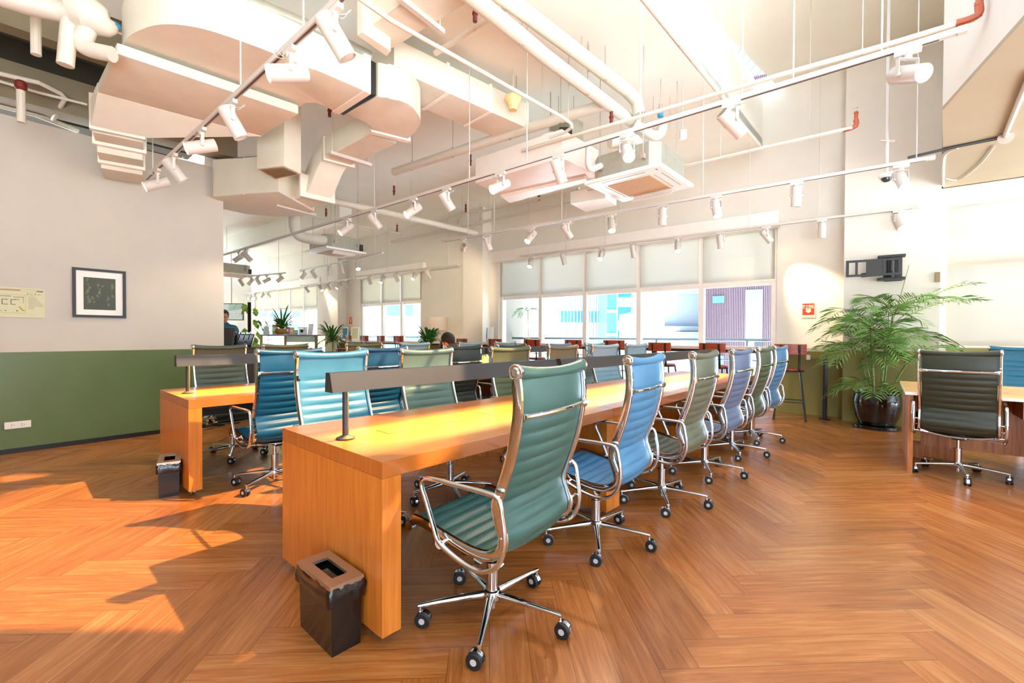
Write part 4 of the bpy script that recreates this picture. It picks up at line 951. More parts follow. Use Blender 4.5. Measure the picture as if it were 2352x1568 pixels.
pipe('sprinkler_pipe', 'thin white sprinkler pipe left of the plenum box', [(1050, 512, 3.95), (1052, 496, 3.95), (1200, 465, 3.95), (1330, 432, 3.95)], .025, rods=(.5,))
pipe('sprinkler_pipe', 'thin white sprinkler pipe over the far air conditioner', [(660, 480, 3.85), (760, 507, 3.85), (920, 536, 3.85)], .022, rods=(.5,))
pipe('sprinkler_pipe', 'white pipe from the upper duct down to the long duct', [(1180, 5, 4.15), (1090, 62, 4.15), (1000, 122, 4.1)], .03, rods=(.5,))
for px, py, z, lab in ((1091, 50, 4.12, 'dark red sprinkler riser above the white pipe at the top centre'), (1404, 284, 3.7, 'dark red sprinkler riser beside the pair of thick pipes'), (1080, 380, 4.0, 'dark red sprinkler riser below the long duct'),
                       (1238, 460, 4.0, 'small red sprinkler riser in front of the plenum box'), (1070, 487, 4.0, 'dark red sprinkler riser at the left end of the pipe by the plenum box'), (905, 448, 3.9, 'dark red sprinkler riser above the longest track near the small window'),
                       (912, 532, 3.86, 'small dark sprinkler riser at the end of the far thin pipe'), (757, 268, 3.95, 'dark red sprinkler riser under the big duct\'s right end'), (749, 497, 3.9, 'tiny red sprinkler riser over the far air conditioner')):
    sprinkler(Z(px, py, z), lab)
# wrapped pipes at the top left corner
pipe('insulated_pipe', 'white wrapped pipe at the top left corner with two stubs', [(-60, -30, 3.6), (60, 8, 3.6), (165, 32, 3.6)], .075)
vt = thing('wrapped_valve', 'bulky white wrapped valve at the top left corner', 'pipe fitting', Z(205, 30, 3.6), 0)
vb = MB(); a, b = Z(150, 22, 3.6), Z(268, 58, 3.6)
vb.tube(crom([a, a.lerp(b, .3) + UP * .02, a.lerp(b, .6), a.lerp(b, .85) - UP * .02, b], 4), .1, 14, rs=[.09, .1, .115, .125, .13, .13, .125, .12, .115, .11, .10, .09, .08, .06, .045, .03, .02][:17]); rel(vb.build('wrap', 'pipe_white'), vt)
rel(MB().cyl(Z(262, 55, 3.61), Z(270, 62, 3.58), .022, n=10).build('valve_cap', 'blue_cap'), vt)
for (x0, y0), (x1, y1), r in (((160, 45), (150, 150), .05), ((205, 55), (186, 100), .06)):
    p = Z(x0, y0, 3.55); q = D(x1, y1, p.y); rel(MB().tube([p, q], r, 12).build('stub', 'pipe_white'), vt)
p = D(186, 100, Z(205, 55, 3.55).y); q = Z(258, 125, 3.33); rel(MB().tube(crom([p + UP * .08, p, p.lerp(q, .3) - UP * .02, q], 5), .055, 12).build('stub', 'pipe_white'), vt)
for px, py, z, lab in ((82, 38, 3.75, 'dark red valve at the top left, under the wrapped pipe'), (48, 208, 3.55, 'small red valve on a white riser at the left edge')):
    p = Z(px, py, z); t = thing('pipe_valve', lab, 'valve', p, 0); rel(MB().lathe([(.03, 0), (.045, .02), (.045, .07), (.03, .09)], p, n=12).build('valve_body', 'red_iron'), t)
    rel(MB().tube([p, p - UP * .30], .032, 10).build('riser', 'pipe_white'), t)
pipe('sprinkler_pipe', 'white pipe along the top of the left wall', [(-40, 232, 3.62), (80, 262, 3.62), (178, 300, 3.62)], .028)
pipe('sprinkler_pipe', 'thin white pipe looping over the left wall near the ceiling', [(-40, 160, 3.75), (90, 190, 3.75), (140, 215, 3.75), (150, 225, 3.72), (122, 275, 3.6)], .022)
pipe('conduit_pipe', 'thin beige conduit under the left beams', [(-40, 175, 3.7), (90, 213, 3.7), (200, 240, 3.7)], .014)
# ------------------------------------------------------------------ cassette air conditioners
def make_ac():
    t = thing('ceiling_air_conditioner', 'ac', 'air conditioner'); w = .475
    pn = MB(); pn.rings([[Vector((sx * (w + k), sy * (w + k), z)) for sx, sy in ((-1, -1), (1, -1), (1, 1), (-1, 1))] for z, k in ((.0, -.02), (.004, -.006), (.03, 0), (.042, 0))]); pn.build('fascia_panel', 'white_plastic', t, smooth=0)
    cs = MB(); q = .42; c = .10; cs.prism([(-q + c, -q), (q - c, -q), (q, -q + c), (q, q - c), (q - c, q), (-q + c, q), (-q, q - c), (-q, -q + c)], .042, .32, .004); cs.build('casing', 'galvanised', t, smooth=0)
    MB().box((.1, -q - .002, .17), (.14, .004, .1)).build('access_cover', 'galvanised', t, smooth=0)
    MB().box((-.34, -q + .02, .14), (.12, .08, .14)).build('control_box', 'black_metal', t, smooth=0)
    MB().box((0, 0, -.002), (.54, .54, .012), bevel=.003).build('intake_grille', 'ac_grille', t, smooth=0)
    for i in range(4):
        a = i * math.pi / 2; d = Vector((math.cos(a), math.sin(a), 0)); s = Vector((-d.y, d.x, 0))
        f = MB(); f.obb(d * .355 + UP * .002, d * .040, s * .27, UP * .004)
        f.build('air_flap', 'white_plastic', t, smooth=0)
        g = MB(); 
        for k in (-.043, .043): g.obb(d * (.355 + k) + UP * .001, d * .0025, s * .272, UP * .003)
        g.build('flap_gap', 'charcoal_metal', t, smooth=0)
    d = Vector((-1, 0, 0)); s = Vector((0, 1, 0)); MB().obb(d * .35 - UP * .035, d * .035 + UP * .03, s * .26, Vector((.002, 0, .003))).build('open_flap', 'white_plastic', t, smooth=0)
    MB().box((.40, .40, -.0), (.035, .02, .003)).build('badge', 'blue_cap', t, smooth=0)
    for sx in (-1, 1):
        for sy in (-1, 1):
            p = Vector((sx * .455, sy * .27, .16)); MB().box(p, (.05, .04, .05)).build('hanging_bracket', 'steel_rod', t, smooth=0); MB().tube([p, p + UP * 1.19], .005, 6).build('hanger_rod', 'steel_rod', t)
    return t
AC0 = make_ac()
AC0.location = (Z(1342, 422, 3.05) + Z(1590, 434, 3.05)) / 2; AC0.rotation_euler = (0, 0, math.atan2(U.y, U.x) + math.pi)
AC0['label'] = 'large grey and white cassette air conditioner, nearest, hanging right of centre'; AC0['group'] = 'cassette air conditioners'
copy_tree(AC0, Z(770, 582, 3.05), math.atan2(WL.y, WL.x), 'grey cassette air conditioner hanging left of the small window', 'cassette air conditioners')
copy_tree(AC0, Z(530, 633, 3.05), math.atan2(WL.y, WL.x), 'grey cassette air conditioner half hidden by the left wall corner', 'cassette air conditioners')
dz = Z(1385, 330, 3.35).y
def pd(name, label, pts, r, m='pipe_white', group='white ceiling pipes'):
    P = crom([D(x, y, d) for x, y, d in pts], 5); t = thing(name, label, 'pipe', P[0], 0, group); rel(MB().tube(P, r, 12).build('pipe_body', m), t); return t
pd('insulated_pipe', 'curved white pipe looping beside the pair of thick pipes above the air conditioner', [(1455, 283, 5.6), (1480, 300, 5.65), (1502, 312, 5.7), (1518, 305, 5.75), (1522, 278, 5.8)], .062)
pd('insulated_pipe', 'white pipe entering the corner of the near air conditioner', [(1400, 325, 5.1), (1450, 322, 5.15), (1472, 345, 5.2), (1500, 375, 5.3)], .075)
pd('insulated_pipe', 'thin white pipe bent down at the left of the near air conditioner', [(1352, 340, 5.05), (1351, 375, 5.05), (1358, 388, 5.1), (1380, 381, 5.2)], .035)
pd('insulated_pipe', 'white pipe dropping from the duct elbow to the far air conditioner', [(677, 470, 9.2), (677, 520, 9.2), (690, 542, 9.3), (725, 550, 9.4), (745, 552, 9.6)], .11)
fu = thing('fan_unit', 'dark grey fan unit above the longest track, left of the air conditioner', 'fan unit', D(1300, 310, 6.0), AU * 0)
MB().box((0, 0, 0), (.28, .35, .30), rz=AU, bevel=.01).build('casing', 'galvanised', fu, smooth=0); MB().box((-.03, -.2, -.08), (.16, .06, .16)).build('wiring_box', 'black_metal', fu, smooth=0)
for sx in (-.1, .1): MB().tube([(sx, 0, .15), (sx, 0, CZ - fu.location.z)], .005, 6).build('hanger_rod', 'steel_rod', fu)
p = D(1264, 330, 5.9); dr = thing('pump_drum', 'white round drum left of the dark grey fan unit', 'drum', p)
MB().lathe([(.0, -.11), (.13, -.11), (.14, -.09), (.14, .08), (.11, .11), (0, .11)], n=20, cap=False).build('drum_body', 'white_plastic', dr); MB().tube([(0, 0, .11), (0, 0, CZ - p.z)], .008, 6).build('hanger_rod', 'steel_rod', dr)
p = D(1178, 240, 5.4); fn = thing('drip_funnel', 'pale yellow funnel hanging from the long duct', 'funnel', p)
MB().lathe([(.05, -.07), (.055, -.02), (.09, .03), (.105, .06), (.10, .085), (.03, .09)], n=20).build('funnel_body', 'plastic_yellow', fn); MB().tube([(0, 0, .09), (0, 0, CZ - p.z)], .012, 6).build('hanger_rod', 'white_metal', fn)
for px, py, d_, lab in ((1568, 310, 5.6, 'small white wireless box hanging right of the air conditioner'), ):
    p = D(px, py, d_); t = thing('hanging_sensor', lab, 'sensor', p); MB().box((0, 0, 0), (.075, .075, .11), bevel=.015).build('casing', 'white_plastic', t); MB().tube([(0, 0, .05), (0, 0, ceil_at(p) - p.z)], .004, 6).build('hanger_rod', 'white_metal', t)
p = D(1517, 262, 5.6); t = thing('pipe_valve', 'small blue capped valve above the longest track', 'valve', p); MB().cyl((0, 0, -.035), (0, 0, .02), .035, n=12).build('valve_cap', 'blue_cap', t); MB().tube([(0, 0, .02), (0, 0, .12)], .02, 8).build('valve_body', 'brushed_steel', t); MB().tube([(0, 0, .12), (0, 0, ceil_at(p) - p.z)], .005, 6).build('hanger_rod', 'steel_rod', t)
# free hanging rods
for i, (px, py, z) in enumerate(((1186, 250, 4.0), (1245, 210, 3.9), (1335, 150, 4.1), (1352, 165, 4.1), (1500, 300, 3.95), (1538, 310, 3.9))):
    p = Z(px, py, z); o = rod('ceiling_rod', p, r=.004, m='steel_rod')
    tag(o, 'thin bare hanger rod from the ceiling, %s from the left above the longest track' % ordinal(i), 'rod', 'bare hanger rods')
# security camera, conduits at the right
p = D(2036, 405, 5.2); t = thing('dome_camera', 'white dome security camera on a drop pole beside the right spotlight', 'camera', p)
MB().lathe([(.0, .03), (.07, .03), (.075, .0), (.065, -.02)], n=20, cap=False).build('housing', 'white_plastic', t); MB().lathe([(.05, -.02), (.045, -.045), (.025, -.062), (0, -.066)], n=18, cap=False).build('dome', 'glass_dark', t)
MB().tube([(0, 0, .03), (0, 0, 2.0)], .018, 8).build('drop_pole', 'white_metal', t); MB().box((0, 0, .40), (.16, .03, .012)).build('clamp', 'white_metal', t)
SZ = 3.275
cd = thing('wall_conduit', 'dark and white conduit crossing the right soffit to a round box', 'conduit', Z(2300, 318, SZ), 0)
P = [D(2068, 392, 5.55), D(2070, 372, 5.55), Z(2082, 358, SZ + .3)]
rel(MB().tube([Z(2085, 362, SZ), Z(2180, 340, SZ), Z(2296, 317, SZ)], .016, 8).build('conduit_run', 'charcoal_metal'), cd)
rel(MB().tube([Z(2308, 312, SZ), Z(2352, 205, SZ), Z(2372, 160, SZ)], .022, 8).build('conduit_run', 'white_metal'), cd)
rel(MB().cyl(Z(2310, 316, SZ - .02), Z(2310, 316, SZ + .02), .06, n=16).build('junction_box', 'white_metal'), cd)
rel(MB().tube(crom([Z(2166, 425, SZ), Z(2166, 380, SZ), Z(2172, 352, SZ), Z(2200, 338, SZ)], 5), .018, 8).build('conduit_run', 'white_metal'), cd)
rel(MB().tube(crom([Z(2172, 410, SZ), Z(2205, 412, SZ), Z(2250, 378, SZ), Z(2285, 335, SZ)], 5), .008, 6).build('loose_cable', 'white_metal'), cd)
# ------------------------------------------------------------------ things on walls
def onplane(px, py, p, n):
    d = ray(px, py); n = Vector(n); return CAMP + d * ((Vector(p) - CAMP).dot(n) / d.dot(n))
def lw(px, py, off=0.0): return onplane(px, py, LA + LN * off, LN)
def wallframe(o, n):            # object whose local X runs to the viewer's right along the wall, local -Y faces the room, Z is up
    n = Vector(n); o.rotation_euler = (0, 0, math.atan2(n.x, -n.y))
a, b = lw(168, 731), lw(290, 616); cpt = lw(229, 674)
w_, h_ = (lw(290, 674) - lw(168, 674)).length, 0.5 * (abs(lw(168, 617).z - lw(168, 731).z) + abs(lw(290, 624).z - lw(290, 731).z))
t = thing('picture_frame', 'black framed photograph of leaves on the white left wall', 'picture', cpt); wallframe(t, LN)
f = MB(); fw = .028
for x, z, sx, sz in ((0, h_ / 2 - fw / 2, w_, fw), (0, -h_ / 2 + fw / 2, w_, fw), (-w_ / 2 + fw / 2, 0, fw, h_ - 2 * fw), (w_ / 2 - fw / 2, 0, fw, h_ - 2 * fw)): f.box((x, -.014, z), (sx, .026, sz))
f.build('frame', 'frame_black', t, smooth=0)
MB().box((0, -.006, 0), (w_ - 2 * fw, .006, h_ - 2 * fw)).build('mount', 'paper', t, smooth=0)
pw, ph = w_ * .60, h_ * .66; MB().box((.0, -.010, -.005), (pw, .003, ph)).build('photograph', 'leaf_photo', t, smooth=0)
lv = MB(); rnd = random.Random(11)
for i in range(26):
    x, z = rnd.uniform(-.45, .45) * pw, rnd.uniform(-.46, .46) * ph; an = rnd.uniform(-2.2, -.9); l = rnd.uniform(.03, .08); d = Vector((math.cos(an), 0, math.sin(an))); s = Vector((-d.z, 0, d.x)); p = Vector((x, -.0125, z)); e = p + d * l
    if abs(e.x) > pw * .48 or abs(e.z) > ph * .48: continue
    for k in (-1, 1):
        lv.face([p, p + d * l * .35 + s * k * l * .20, p + d * l * .40 + s * k * l * .17, p + d * l * .05]); lv.face([p + d * l * .3, p + d * l * .6 + s * k * l * .14, p + d * l * .63 + s * k * l * .11, p + d * l * .36])
    lv.face([p + s * .0012, p - s * .0012, e - s * .0004, e + s * .0004])
lv.build('leaf_pattern', 'photo_vein', t, smooth=0, double=True)
# emergency plan
p0, p1 = lw(-42, 694), lw(103, 694); cpt = (p0 + p1) / 2; w_ = (p1 - p0).length; h_ = lw(60, 660).z - lw(60, 728).z
t = thing('evacuation_plan', 'pale green evacuation plan board at the left edge of the wall', 'sign', cpt); wallframe(t, LN)
MB().box((0, -.004, 0), (w_, .008, h_)).build('board', 'sign_paper', t, smooth=0)
def rects(name, m, L, t, y=-.0092):
    bb = MB()
    for x0, z0, x1, z1 in L: bb.face([(x0 * w_, y, z0 * h_), (x1 * w_, y, z0 * h_), (x1 * w_, y, z1 * h_), (x0 * w_, y, z1 * h_)])
    return bb.build(name, m, t, smooth=0)
q = .003
L = [(-.45, .44, .47, .445), (-.45, .38, .40, .383), (-.45, .25, .18, .254), (-.45, -.36, .18, -.356), (.178, -.36, .181, .25)]
for x0, x1, z0, z1 in ((-.42, -.28, -.08, .08), (-.20, -.10, -.08, .08), (-.06, .02, -.08, .08)):
    L += [(x0, z0, x1, z0 + .018), (x0, z1, x1, z1 + .018), (x0, z0, x0 + .012, z1)]
L += [(-.40, .19, -.05, .205), (-.02, .17, .14, .185), (.0, .09, .08, .105), (.14, -.02, .146, .2), (-.42, -.2, -.40, -.12), (-.36, -.2, -.345, -.12), (-.3, -.2, -.285, -.12), (-.42, -.3, -.2, -.285), (-.15, -.3, -.13, -.27), (.03, -.3, .05, -.26), (.14, -.28, .16, -.25), (.36, .38, .47, .41), (.33, .31, .35, .33), (.33, .28, .35, .295)]
rects('plan_drawing', 'ink', L, t)
rects('legend_lines', 'ink', [(.22, .16 - .045 * i, .22 + (.14 + .02 * i if i < 7 else .1), .168 - .045 * i) for i in range(9)] + [(.24, .29, .30, .296), (.24, .26, .33, .266), (.37, .29, .42, .296), (.37, .27, .44, .276)], t)
rects('heading_lines', 'ink_red', [(-.28, .395, .10, .42), (.2, .33, .26, .336), (.2, .29, .22, .31), (.2, .26, .22, .28), (.22, .21, .33, .216)], t)
bb = MB(); bb.face([(.06 * w_, -.0095, -.14 * h_), (.085 * w_, -.0095, -.12 * h_), (.15 * w_, -.0095, -.27 * h_), (.125 * w_, -.0095, -.29 * h_)]); bb.build('location_arrow', 'ink_yellow', t, smooth=0)
cpt = lw(41, 975, .006); t = thing('wall_outlet', 'white double power outlet low on the green left wall', 'outlet', cpt); wallframe(t, LN)
MB().box((0, -.004, 0), (.19, .012, .072), bevel=.003).build('plate', 'white_plastic', t, smooth=0)
for x in (-.035, .035):
    s = MB(); s.box((x, -.0112, 0), (.042, .003, .048)); so = s.build('socket', 'white_plastic', t, smooth=0)
    h = MB()
    for dx, dz in ((-.009, .01), (-.009, -.01), (.009, 0)): h.box((x + dx, -.0135, dz), (.004, .002, .009))
    h.build('socket_slots', 'black_trim', so, smooth=0)
# fire signs
def glyphs(bb, text, x, z, cw, ch, gap, y):
    G = {'F': ((0, 0, .26, 1), (0, .78, 1, 1), (0, .42, .8, .62)), 'I': ((.3, 0, .7, 1),), 'R': ((0, 0, .26, 1), (.26, .8, .9, 1), (.26, .42, .9, .6), (.74, .5, 1, .9), (.6, 0, .9, .42)), 'E': ((0, 0, .26, 1), (0, .8, 1, 1), (0, .41, .85, .6), (0, 0, 1, .2))}
    for ch_ in text:
        for x0, z0, x1, z1 in G[ch_]: bb.face([(x + x0 * cw, y, z + z0 * ch), (x + x1 * cw, y, z + z0 * ch), (x + x1 * cw, y, z + z1 * ch), (x + x0 * cw, y, z + z1 * ch)])
        x += cw + gap
def fire_sign(p, n, w_, h_, lab):
    t = thing('fire_sign', lab, 'sign', p, 0, 'red fire signs'); wallframe(t, n)
    MB().box((0, -.003, 0), (w_, .006, h_)).build('backing', 'sign_cream', t, smooth=0)
    MB().box((0, -.0065, .0 + h_ * .06), (w_ * .86, .002, h_ * .78)).build('red_field', 'sign_red', t, smooth=0)
    g = MB(); y = -.0082; glyphs(g, 'FIRE', -w_ * .39, h_ * .17, w_ * .165, h_ * .17, w_ * .038, y)
    g.face([(-w_ * .42, y, h_ * .12), (w_ * .42, y, h_ * .12), (w_ * .42, y, h_ * .135), (-w_ * .42, y, h_ * .135)])
    g.build('lettering', 'sign_cream', t, smooth=0)
    g = MB(); g.face([(-w_ * .2, y, h_ * .09), (w_ * .2, y, h_ * .09), (w_ * .15, y, -h_ * .06), (-w_ * .15, y, -h_ * .06)]); g.face([(-w_ * .25, y, -h_ * .06), (w_ * .25, y, -h_ * .06), (0, y, -h_ * .2)]); g.build('arrow', 'sign_cream', t, smooth=0)
p = WW(wt(1856), .003, wz(1856, 712)); fire_sign(p, WN, .185, .235, 'red fire sign with a down arrow, left of the potted palm')
p = WW(wt(806, .003), .003, wz(806, 737)); fire_sign(p, WN, .2, .3, 'small red fire sign beside the far column')
# tv mount on the right column
p = onplane(2040, 617, WW(0, .37), WN); t = thing('tv_mount', 'dark folding television bracket on the white column above the palm', 'bracket', p); wallframe(t, WN)
MB().box((.05, -.012, 0), (.20, .024, .36), bevel=.01).build('wall_plate', 'black_metal', t, smooth=0)
for z in (.155, -.155): MB().box((.03, -.09, z), (.30, .16, .035), bevel=.014).build('swivel_plate', 'lamp_metal', t, smooth=0)
MB().cyl((.03, -.10, -.15), (.03, -.10, .15), .035, n=14).build('pivot', 'black_metal', t)
MB().obb((-.13, -.15, -.08), (.17, -.05, .0), (.0, .012, 0), (0, 0, .028)).build('swing_arm', 'black_metal', t, smooth=0)
pl = MB()
x0, x1 = -.47, .13
def bar(xa, xb, za, zb, y=-.235):
    ya, yb = y - .06 * ((xa - x1) / (x0 - x1)), y - .06 * ((xb - x1) / (x0 - x1)); pl.obb(((xa + xb) / 2, (ya + yb) / 2, (za + zb) / 2), ((xb - xa) / 2, (yb - ya) / 2, 0), (0, .010, 0), (0, 0, (zb - za) / 2))
bar(x0, x1, .085, .115); bar(x0, x1, -.115, -.085)
for xa, xb in ((x0, x0 + .035), (-.365, -.335), (-.245, -.215), (-.215, -.06), (-.07, -.03), (x1 - .03, x1)): bar(xa, xb, -.085, .085)
pl.build('screen_plate', 'black_metal', t, smooth=0)
t = thing('wall_sensor', 'small beige box on the column edge beside the right window', 'box', onplane(2158, 636, WW(0, .37), WN)); wallframe(t, WN); MB().box((-.02, -.015, 0), (.05, .03, .13), bevel=.004).build('casing', 'display_light' if False else 'grille', t, smooth=0)
# ------------------------------------------------------------------ plants
def frond(bb, st, base, dirv, length, rise, droop, nl, ll, lw_, rnd, start=.25, up=.35):
    """pinnate leaf: an arching midrib with narrow leaflets in two rows"""
    d = Vector((dirv.x, dirv.y, 0)).normalized(); pts = []
    for i in range(15):
        s = i / 14; pts.append(base + d * (length * (s * .85 + .15 * s * s)) + UP * (rise * s - droop * s ** 2.4))
    st.tube(pts, .004, 5, rs=[.006 - .0045 * i / 14 for i in range(15)])
    for i in range(nl):
        s = start + (1 - start) * i / (nl - 1); k = s * 14; j = min(int(k), 13); p = pts[j].lerp(pts[j + 1], k - j); tg = (pts[j + 1] - pts[j]).normalized(); sd = tg.cross(UP)
        sd = sd.normalized() if sd.length > .01 else Vector((1, 0, 0)); nn = sd.cross(tg)
        L = ll * (.55 + .9 * math.sin(math.pi * min(1, (s - start) / (1 - start) * .75 + .2))) * rnd.uniform(.85, 1.1)
        for sg in (-1, 1):
            dd = (sd * sg * .82 + tg * .62 + nn * up * rnd.uniform(.2, 1.0)).normalized(); w = dd.cross(nn).normalized() * lw_ / 2
            a1, a2, a3 = p + dd * L * .33, p + dd * L * .68 - UP * L * .06, p + dd * L - UP * L * (.16 + rnd.uniform(0, .14))
            bb.face([p, a1 + w, a2 + w * .8, a3, a2 - w * .8, a1 - w])
pb = Z(2013, 982, 0); rnd = random.Random(21)
t = thing('potted_palm', 'tall feathery palm in a glossy black pot against the green column', 'potted plant', (pb.x, pb.y, 0))
MB().lathe([(0, .0), (.255, .0), (.265, .012), (.265, .04), (.25, .045), (0, .045)], n=32, cap=False).build('saucer', 'pot_black', t)
MB().lathe([(.17, .045), (.20, .06), (.245, .16), (.272, .30), (.275, .38), (.262, .44), (.255, .47), (.265, .49), (.262, .50), (.245, .50), (.24, .46), (0, .455)], n=40, cap=False).build('pot', 'pot_black', t)
MB().lathe([(0, .462), (.235, .458)], n=24, cap=False).build('soil', 'soil', t)
fol, can, stm = MB(), MB(), MB()
heads = []
for i, (dx, dy, h) in enumerate(((-.03, .02, .95), (.07, -.02, 1.10), (.0, -.06, .72), (-.09, -.02, .55), (.10, .05, .80), (.03, .08, .62), (-.05, .07, .5), (.13, -.05, .45))):
    top = Vector((dx * 2.4, dy * 2.4, .46 + h)); pts = [Vector((dx, dy, .45)), Vector((dx * 1.6, dy * 1.6, .46 + h * .5)), top]; can.tube(crom(pts, 5), .013, 7, rs=None); heads.append((top, h))
for hi, (top, h) in enumerate(heads):
    nf = 5 if h > .6 else 4
    for k in range(nf):
        a = k / nf * 2 * math.pi + hi * 1.1 + rnd.uniform(-.3, .3); L = rnd.uniform(.55, .85) * (1.05 if h > .7 else .8); r_ = rnd.uniform(.25, .6)
        dv_ = Vector((math.cos(a), math.sin(a), 0)); q = Vector((pb.x, pb.y, 0)) + top + dv_ * L
        if (Vector((q.x, q.y, 0)) - WP).dot(WN) < .50: dv_ = (dv_ + WN * 1.5).normalized(); L *= .8; r_ += .2
        frond(fol, stm, top - UP * .03, dv_, L, r_, rnd.uniform(.35, .6), 17, .20, .015, rnd)
for k in range(10):      # low arching leaves round the rim
    a = k / 12 * 2 * math.pi + .3; dv_ = Vector((math.cos(a), math.sin(a), 0)); L = rnd.uniform(.35, .5)
    q = Vector((pb.x, pb.y, 0)) + dv_ * L
    if (q - WP).dot(WN) < .5: continue
    frond(fol, stm, Vector((dv_.x * .1, dv_.y * .1, .46)), dv_, L, rnd.uniform(.35, .55), rnd.uniform(.35, .5), 12, .17, .017, rnd, .3)
for dv_, L, r_ in ((Vector((.85, -.3, 0)), .95, .75), (Vector((-.95, -.35, 0)), .9, .35), (Vector((-.6, -.7, 0)), .8, .6), (Vector((.95, -.55, 0)), .85, .95)):
    frond(fol, stm, Vector((.12, -.03, 1.35)), dv_, L, r_, .38, 20, .22, .015, rnd, .3)
stm.tube([Vector((.2, -.02, 1.5)), Vector((.30, -.05, 1.95)), Vector((.36, -.06, 2.22))], .004, 5)
fol.build('foliage', 'leaf_palm', t, smooth=0, double=True); can.build('canes', 'cane', t); stm.build('leaf_stalks', 'cane', t)
def strap_plant(name, lab, p, pot, nleaf, L, w, m, rnd, droop=.9, upr=(.4, 1.0), potm='pot_black', cat='potted plant', h0=None, group=None):
    t = thing(name, lab, cat, p); z0 = pot[1] if h0 is None else h0
    MB().lathe([(pot[0] * .75, 0), (pot[0], pot[1] * .5), (pot[0] * .95, pot[1]), (pot[0] * .85, pot[1]), (pot[0] * .8, pot[1] * .9), (0, pot[1] * .9)], n=20, cap=False).build('pot', potm, t)
    if h0: MB().tube([(0, 0, pot[1] * .9), (.02, .01, z0)], .018, 7).build('stem', 'cane', t)
    fo = MB()
    for i in range(nleaf):
        a = i * 2.399 + rnd.uniform(-.2, .2); d = Vector((math.cos(a), math.sin(a), 0)); s = Vector((-d.y, d.x, 0)); l = L * rnd.uniform(.7, 1.1); r_ = rnd.uniform(*upr); pr = None
        for k in range(7):
            f = k / 6; c_ = Vector((0, 0, z0 - .02)) + d * l * (f * .8) * (1.15 - r_ * .45) + UP * l * (r_ * f - droop * f ** 2.3 * (.55)); ww2 = w * math.sin(math.pi * (.12 + .86 * f)) / 2 + .001
            cur = (c_ - s * ww2, c_ + s * ww2)
            if pr: fo.face([pr[0], pr[1], cur[1], cur[0]])
            pr = cur
    fo.build('foliage', m, t, smooth=60, double=True); return t
rnd = random.Random(4)
p = D(762, 800, 9.2); strap_plant('potted_dracaena', 'spiky dark green plant left of the bar stools under the small window', (p.x, p.y, 0), (.14, .26), 90, .68, .034, 'leaf_dark', rnd, 1.0, (.3, 1.2), h0=1.12)
p = D(985, 785, 8.4); strap_plant('potted_fern', 'bushy green leafy plant just left of the capped person', (p.x, p.y, 0), (.16, .3), 70, .55, .05, 'leaf_dark', rnd, 1.0, (.4, 1.2), h0=1.08)
# ------------------------------------------------------------------ on the counter
def ctr(px, off): return WW(wt(px, off), off, 1.076)
p = ctr(1004, .22); t = thing('table_lamp', 'table lamp with a wide cream drum shade on the counter', 'lamp', p)
MB().lathe([(.10, 0), (.10, .015), (.02, .025), (.012, .03)], n=20).build('base', 'white_metal', t); MB().tube([(0, 0, .02), (.03, 0, .3), (0, 0, .42)], .010, 8).build('stem', 'frame_wood', t)
s = MB(); s.lathe([(.275, .30), (.265, .66)], n=32, cap=False); s.build('shade', 'lamp_shade', t, double=True)
MB().ball((0, 0, .46), .035).build('bulb', 'white_plastic', t)
def stand_card(name, lab, px, off, w, h, m_face, m_edge, lean=.12, border=.0, cat='card stand', lines=None, g=None):
    p = ctr(px, off); t = thing(name, lab, cat, p, 0, g); t.rotation_euler = (0, 0, math.atan2(WN.x, -WN.y) * .45)
    def P(x, z, y=0): return Vector((x, y + z * lean, z + .004))
    def quadbox(x0, z0, x1, z1, y0, y1): 
        b_ = MB(); b_.rings([[P(x0, z0, y), P(x1, z0, y), P(x1, z1, y), P(x0, z1, y)] for y in (y0, y1)]); return b_
    quadbox(-w / 2, 0, w / 2, h, 0, .012).build('frame' if border else 'board', m_edge, t, smooth=0)
    quadbox(-w / 2 + border + .004, border + .004, w / 2 - border - .004, h - border - .004, -.002, .0).build('printed_face', m_face, t, smooth=0)
    if lines:
        b_ = MB()
        for x0, z0, x1, z1 in lines: b_.face([P(x0 * w, z0 * h, -.0032), P(x1 * w, z0 * h, -.0032), P(x1 * w, z1 * h, -.0032), P(x0 * w, z1 * h, -.0032)])
        b_.build('writing', 'paper', t, smooth=0)
    MB().tube([P(0, h * .7, .012), Vector((0, .10 + h * .15, .003))], .006, 6).build('strut', m_edge, t)
    return t
stand_card('framed_chalkboard', 'small chalkboard in a light wooden frame on the counter', 1089, .24, .42, .44, 'chalkboard', 'frame_wood', .22, .045, 'chalkboard', [(-.28, .72 - .07 * i, -.28 + .5 - .08 * (i % 3), .735 - .07 * i) for i in range(7)])
stand_card('poster_stand', 'blue and white poster card right of the chalkboard', 1113, .2, .14, .36, 'poster_blue', 'paper', .08, .0, 'poster', [(-.4, .05, .4, .25), (-.3, .6, .2, .68)])
stand_card('card_stand', 'plain white card on the counter left of the wide window', 1128, .2, .10, .38, 'paper', 'white_plastic', .06)
stand_card('framed_print', 'white framed blue print on the counter beside the spiky plant', 791, .2, .26, .42, 'poster_blue', 'paper', .1, .03, 'picture', g='framed prints on the far counter')
stand_card('framed_print', 'white framed pale print on the counter, left edge of the small window', 814, .2, .30, .42, 'sign_paper', 'paper', .1, .03, 'picture', g='framed prints on the far counter')
